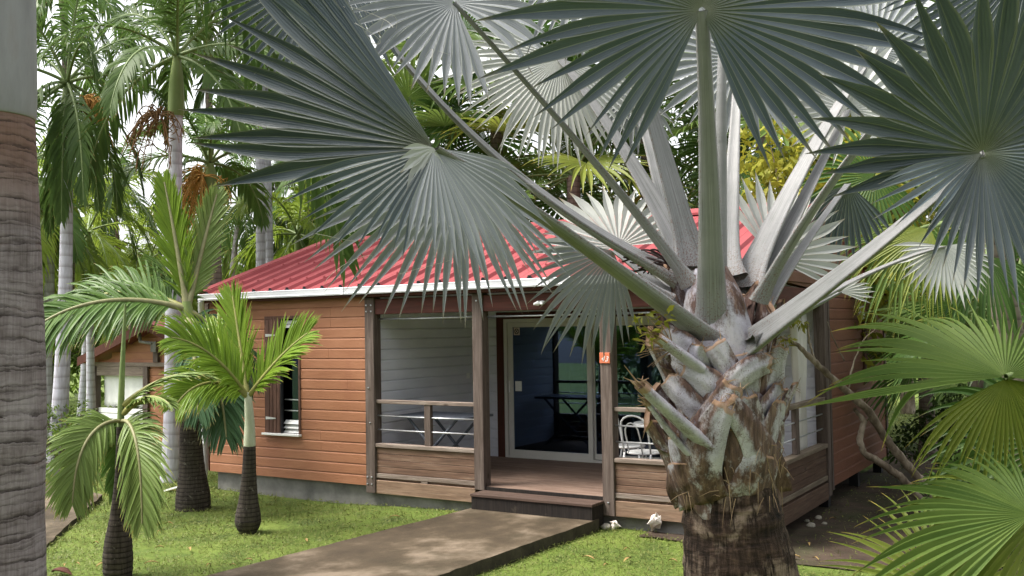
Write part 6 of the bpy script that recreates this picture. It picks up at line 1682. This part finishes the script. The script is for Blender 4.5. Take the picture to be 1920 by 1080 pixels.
# distant belt of trees that closes the view
def far_wood():
    m = NP(); rng = np.random.default_rng(77); C_, Rr = [], []
    for k in range(150):
        a = YAW + math.radians(-46 + 92 * (k + rng.uniform(0, 1)) / 150); r = rng.uniform(40, 52)
        p = np.array([CAM[0] - math.sin(a) * r, CAM[1] + math.cos(a) * r, 0])
        C_.append([p[0], p[1], float(gz(p[0], p[1])) + rng.uniform(.3, 4.2)]); Rr.append(rng.uniform(1.4, 2.6))
    leaf_cloud(m, C_, Rr, 26000, .50, rng)
    o = m.build("far_wood", [TREELEAF2]); tag(o, "distant belt of green woodland closing the view between the palms", "woodland", kind="stuff")
far_wood()
# crooked bare shrub that leans over the bare soil, yellow leaves at its tips
g1, g2 = ground(1775, 962), ground(1748, 962)
cs = empty("crooked_shrub", "crooked bare branches leaning over the soil with small yellow leaves", "shrub", g1)
def branch(pts, rs, name="branch", mt=BARK):
    P_ = np.array(pts, float); t0 = np.linspace(0, 1, len(P_)); tt = np.linspace(0, 1, len(P_) * 6)
    Q = np.stack([np.interp(tt, t0, P_[:, i]) for i in range(3)], -1)
    ker = np.ones(5) / 5; Qs = np.stack([np.convolve(np.pad(Q[:, i], 2, 'edge'), ker, 'valid') for i in range(3)], -1)
    Qs += RNG.normal(0, .004, Qs.shape)
    m = NP(); m.tube(Qs, np.interp(tt, t0, rs) * (1 + RNG.normal(0, .07, len(tt))), 9, 0); return m.build(name, [mt], cs, True)
d_ = depth(g1)
branch([g1, px(1730, 905, d_), px(1690, 858, d_ - .1), px(1655, 815, d_ - .2), px(1630, 770, d_ - .3), px(1590, 735, d_ - .4), px(1550, 700, d_ - .5), px(1520, 672, d_ - .6), px(1495, 645, d_ - .7), px(1460, 630, d_ - .8)], [.058, .054, .050, .047, .044, .042, .038, .034, .024, .012])
branch([g2, px(1715, 925, d_ - .15), px(1690, 895, d_ - .2), px(1655, 870, d_ - .25), px(1620, 850, d_ - .3), px(1610, 820, d_ - .3), px(1622, 790, d_ - .3), px(1600, 765, d_ - .3)], [.044, .043, .042, .041, .038, .036, .034, .020])
branch([px(1527, 677, d_ - .6), px(1518, 640, d_ - .6), px(1512, 600, d_ - .6)], [.015, .014, .008], "twig"); branch([px(1590, 735, d_ - .4), px(1597, 690, d_ - .4), px(1615, 640, d_ - .4), px(1650, 610, d_ - .4)], [.012, .010, .008, .005], "twig")
branch([px(1585, 680, d_ - .4), px(1565, 640, d_ - .4), px(1550, 600, d_ - .4)], [.008, .007, .004], "twig")
m = NP(); lr = np.random.default_rng(9)
leaf_cloud(m, [px(1472, 640, d_ - .8), px(1455, 665, d_ - .8), px(1500, 605, d_ - .6), px(1470, 600, d_ - .7)], [.08, .07, .09, .09], 90, .085, lr); m.build("foliage", [YELLOWLEAF], cs)
# a seedling with yellow leaves rooted in the leaf bases of the silver palm
sd = px(1262, 655, 4.72); se = empty("seedling", "small yellow leaved seedling rooted in the left side of the silver palm trunk", "plant", sd)
m = NP(); tips_ = [(1210, 590), (1238, 605), (1222, 625), (1195, 612), (1248, 590), (1215, 640)]
for (u, v) in tips_:
    e_ = px(u, v, 4.68); m.tube(curve(sd, (sd + e_) / 2 + np.array([0, 0, .02]), e_, 8), np.linspace(.004, .0015, 8), 5, 1)
    leaf_cloud(m, [e_], [.025], 7, .055, lr)
for q in range(16):
    e_ = sd + cdir(-1, lr.uniform(-1, .6), lr.uniform(-.3, .3)) * lr.uniform(.08, .20); m.tube(curve(sd, (sd + e_) / 2 + np.array([0, 0, .01]), e_, 6), np.linspace(.002, .0008, 6), 4, 1)
m.build("foliage", [YELLOWLEAF, FIBRE], se)

# ================================================================== the neighbouring buildings
def gable_house(name, label, cx_, cy_, base_z, w, dpt, hw, hr, wall_m, roof_m):
    t = empty(name, label, "house", (cx_, cy_, base_z - .4))
    m = MB(); y0 = cy_; f = base_z
    siding_z = lambda x: f + hw + (hr - hw) * (1 - abs(x - cx_) / (w / 2))
    return t
N_D = 25.0
nz = px(324, 839, N_D)[2]; ny_ = px(295, 700, N_D)[1]
def nx_at(u, v=700):
    r = ray(u, v); t = (ny_ - CAM[1]) / r[1]; return float(CAM[0] + t * r[0])
def nz_at(u, v):
    r = ray(u, v); t = (ny_ - CAM[1]) / r[1]; return float(CAM[2] + t * r[2])
ax_, al_, ar_ = nx_at(295), nx_at(172), nx_at(420)
zap, zea, zfl = nz_at(295, 607), nz_at(176, 672), nz_at(325, 839)
nb = empty("neighbour_bungalow", "orange gabled bungalow with white roller screen behind the slender palms", "house", (ax_, ny_, float(gz(ax_, ny_))))
sl = (zap - zea) / (ax_ - al_)
ox0, ox1, oz1 = nx_at(188), nx_at(273), nz_at(230, 690)
rz_ = lambda x: zap - sl * abs(x - ax_)
mb = MB()
siding(mb, 0, ny_, ox1, ar_, zfl, zea - .25, -1, .20, zfl)
siding(mb, 0, ny_, al_ + .3, ar_, zea - .25 + .09, zap, -1, .20, zfl, top=lambda x: rz_(x) - .12)
mb.box(ox1, ar_, ny_ + .001, ny_ + .1, zfl, zea - .2)
mb.add([(al_ + .3, ny_ + .001, zea - .2), (ar_, ny_ + .001, zea - .2), (ar_, ny_ + .001, rz_(ar_) - .1), (ax_, ny_ + .001, zap - .1)], [(0, 1, 2, 3)])
mb.build("wall", ORANGE, nb)
mb = MB(); mb.box(al_ + .35, ar_, ny_ + 2.5, ny_ + 2.6, zfl, zea + .1); mb.box(al_ + .3, al_ + .4, ny_ + .8, ny_ + 2.5, zfl, zea - .05); mb.build("back_wall", WHITEW, nb)
mb = MB()
for s in (-1, 1):
    xe = ax_ + s * (ax_ - al_ + .1); ze = zap - sl * (ax_ - al_ + .1)
    for yy in (0,):
        mb.add([(ax_, ny_ - .35, zap + .06), (xe, ny_ - .35, ze + .06), (xe, ny_ + 8, ze + .06), (ax_, ny_ + 8, zap + .06), (ax_, ny_ - .35, zap - .10), (xe, ny_ - .35, ze - .10), (xe, ny_ + 8, ze - .0), (ax_, ny_ + 8, zap - .0)],
               [(0, 1, 2, 3), (7, 6, 5, 4), (0, 4, 5, 1), (1, 5, 6, 2)])
nr_ = mb.build("roof", ROOFM, nb)
mb = MB()
for s in (-1, 1):
    xe = ax_ + s * (ax_ - al_ + .1); ze = zap - sl * (ax_ - al_ + .1)
    mb.add([(ax_, ny_ - .37, zap + .07), (xe, ny_ - .37, ze + .07), (xe, ny_ - .37, ze - .16), (ax_, ny_ - .37, zap - .16), (ax_, ny_ - .351, zap + .07), (xe, ny_ - .351, ze + .07), (xe, ny_ - .351, ze - .16), (ax_, ny_ - .351, zap - .16)], [(0, 1, 2, 3), (0, 4, 5, 1), (2, 6, 7, 3), (4, 7, 6, 5)])
mb.build("verge_board", TRIMR, nr_)
mb = MB(); mb.box(al_ + .1, ar_, ny_ - .08, ny_ - .001, zea - .20, zea - .10); mb.build("plate", GREY_X, nb)
mb = MB(); mb.box(al_ + .3, ox1 + .12, ny_ - .06, ny_ + .02, zea - .45, zea - .205); mb.build("beam", GREY_X, nb)
for xx in (ox0 - .28, ox1):
    mb = MB(); mb.box(xx, xx + .18, ny_ - .09, ny_ + .09, zfl - .1, zea - .205); mb.build("post", GREY_V, nb)
mb = MB(); xx = nx_at(297); mb.box(xx - .09, xx + .09, ny_ - .10, ny_ - .022, zea - .09, zap - .55); mb.build("gable_post", GREY_V, nb)
mb = MB(); mb.tube([(xx - .5, ny_ - .2, zap + .0), (xx - .45, ny_ - .2, zap - .45), (xx - .05, ny_ - .14, zap - .5)], .045, 8); mb.box(xx - .10, xx + .10, ny_ - .16, ny_ - .101, zap - .72, zap - .45); mb.build("cable_inlet", CONC, nb)
mb = MB(); z0_, z1_ = nz_at(230, 745), nz_at(230, 692)
zs = np.linspace(nz_at(230, 762), nz_at(230, 695), 9)
xs_ = np.linspace(ox0, ox1 - .02, 40); V = []; F = []
for j, z in enumerate(zs):
    for i, x in enumerate(xs_): V.append((x, ny_ + .12 + .02 * math.sin(i * .9 + j * .4) * (1 - j / 9), z - (.06 * (math.sin(i * .55) ** 2) if j == 0 else 0)))
for j in range(8):
    for i in range(39): F.append((j * 40 + i, j * 40 + i + 1, j * 40 + 41 + i, j * 40 + 40 + i))
sc_ = mesh_obj("screen", V, F, WHITEM, smooth=True, origin=((ox0 + ox1) / 2, ny_ + .12, zs[0])); so = sc_.modifiers.new("thickness", 'SOLIDIFY'); so.thickness = .01
tag(sc_, "white canvas screen hung in the veranda opening of the neighbouring bungalow", "curtain")
mb = MB(); zb_ = nz_at(230, 798); zt_ = nz_at(230, 766)
for k in range(3): mb.box(ox0 - .1, ox1, ny_ + .02, ny_ + .06, zb_ + (zt_ - zb_) * k / 3 + .02, zb_ + (zt_ - zb_) * (k + 1) / 3)
mb.build("white_boarding", WHITEM, nb)
mb = MB(); mb.box(al_ + .3, ar_, ny_ + .3, ny_ + .5, zfl - 1.2, zfl - .01); mb.build("foundation", DARK, nb)
mb = MB(); mb.box(nx_at(60, 700), al_ - .2, ny_ + 5.0, ny_ + 5.2, zfl - .7, zea - .1)
tb = empty("teal_house", "dark teal house wall under a small red roof at the far left", "house", (nx_at(120), ny_ + 5.0, zfl - .7))
mb.build("wall", TEALM, tb)
mb = MB(); za_ = zea + .0; yy = ny_ + 4.6
mb.add([(nx_at(40), yy, za_ - .25), (al_ + .6, yy, za_ - .25), (al_ + .6, yy + 4, za_ + 1.3), (nx_at(40), yy + 4, za_ + 1.3), (nx_at(40), yy, za_ - .33), (al_ + .6, yy, za_ - .33), (al_ + .6, yy + 4, za_ + 1.22), (nx_at(40), yy + 4, za_ + 1.22)], [(0, 1, 2, 3), (7, 6, 5, 4), (0, 4, 5, 1), (1, 5, 6, 2), (3, 7, 4, 0)])
mb.build("roof", ROOFM, tb)
mb = MB(); mb.box(nx_at(80), al_ - .3, ny_ + 4.6, ny_ + 4.99, zfl - .6, zfl - .25); mb.build("doorstep", CONC, tb)
# dry red sheath and twig at the foot of the big trunk
p = px(112, 1078, 4.9); g = ground(112, 1079)
m = NP(); P_ = curve(g + np.array([-.12, 0, .02]), g + np.array([0, 0, .10]), g + np.array([.16, .02, .02]), 14)
V, Fq, lf = tube_np(P_, np.sin(np.linspace(.2, 3.0, 14)) * .05, 10, .35); m.add(V, Fq, lf, 0)
tag(m.build("dry_sheath", [TRIMR], origin=g), "dry red brown sheath lying on the grass beside the big trunk", "leaf")
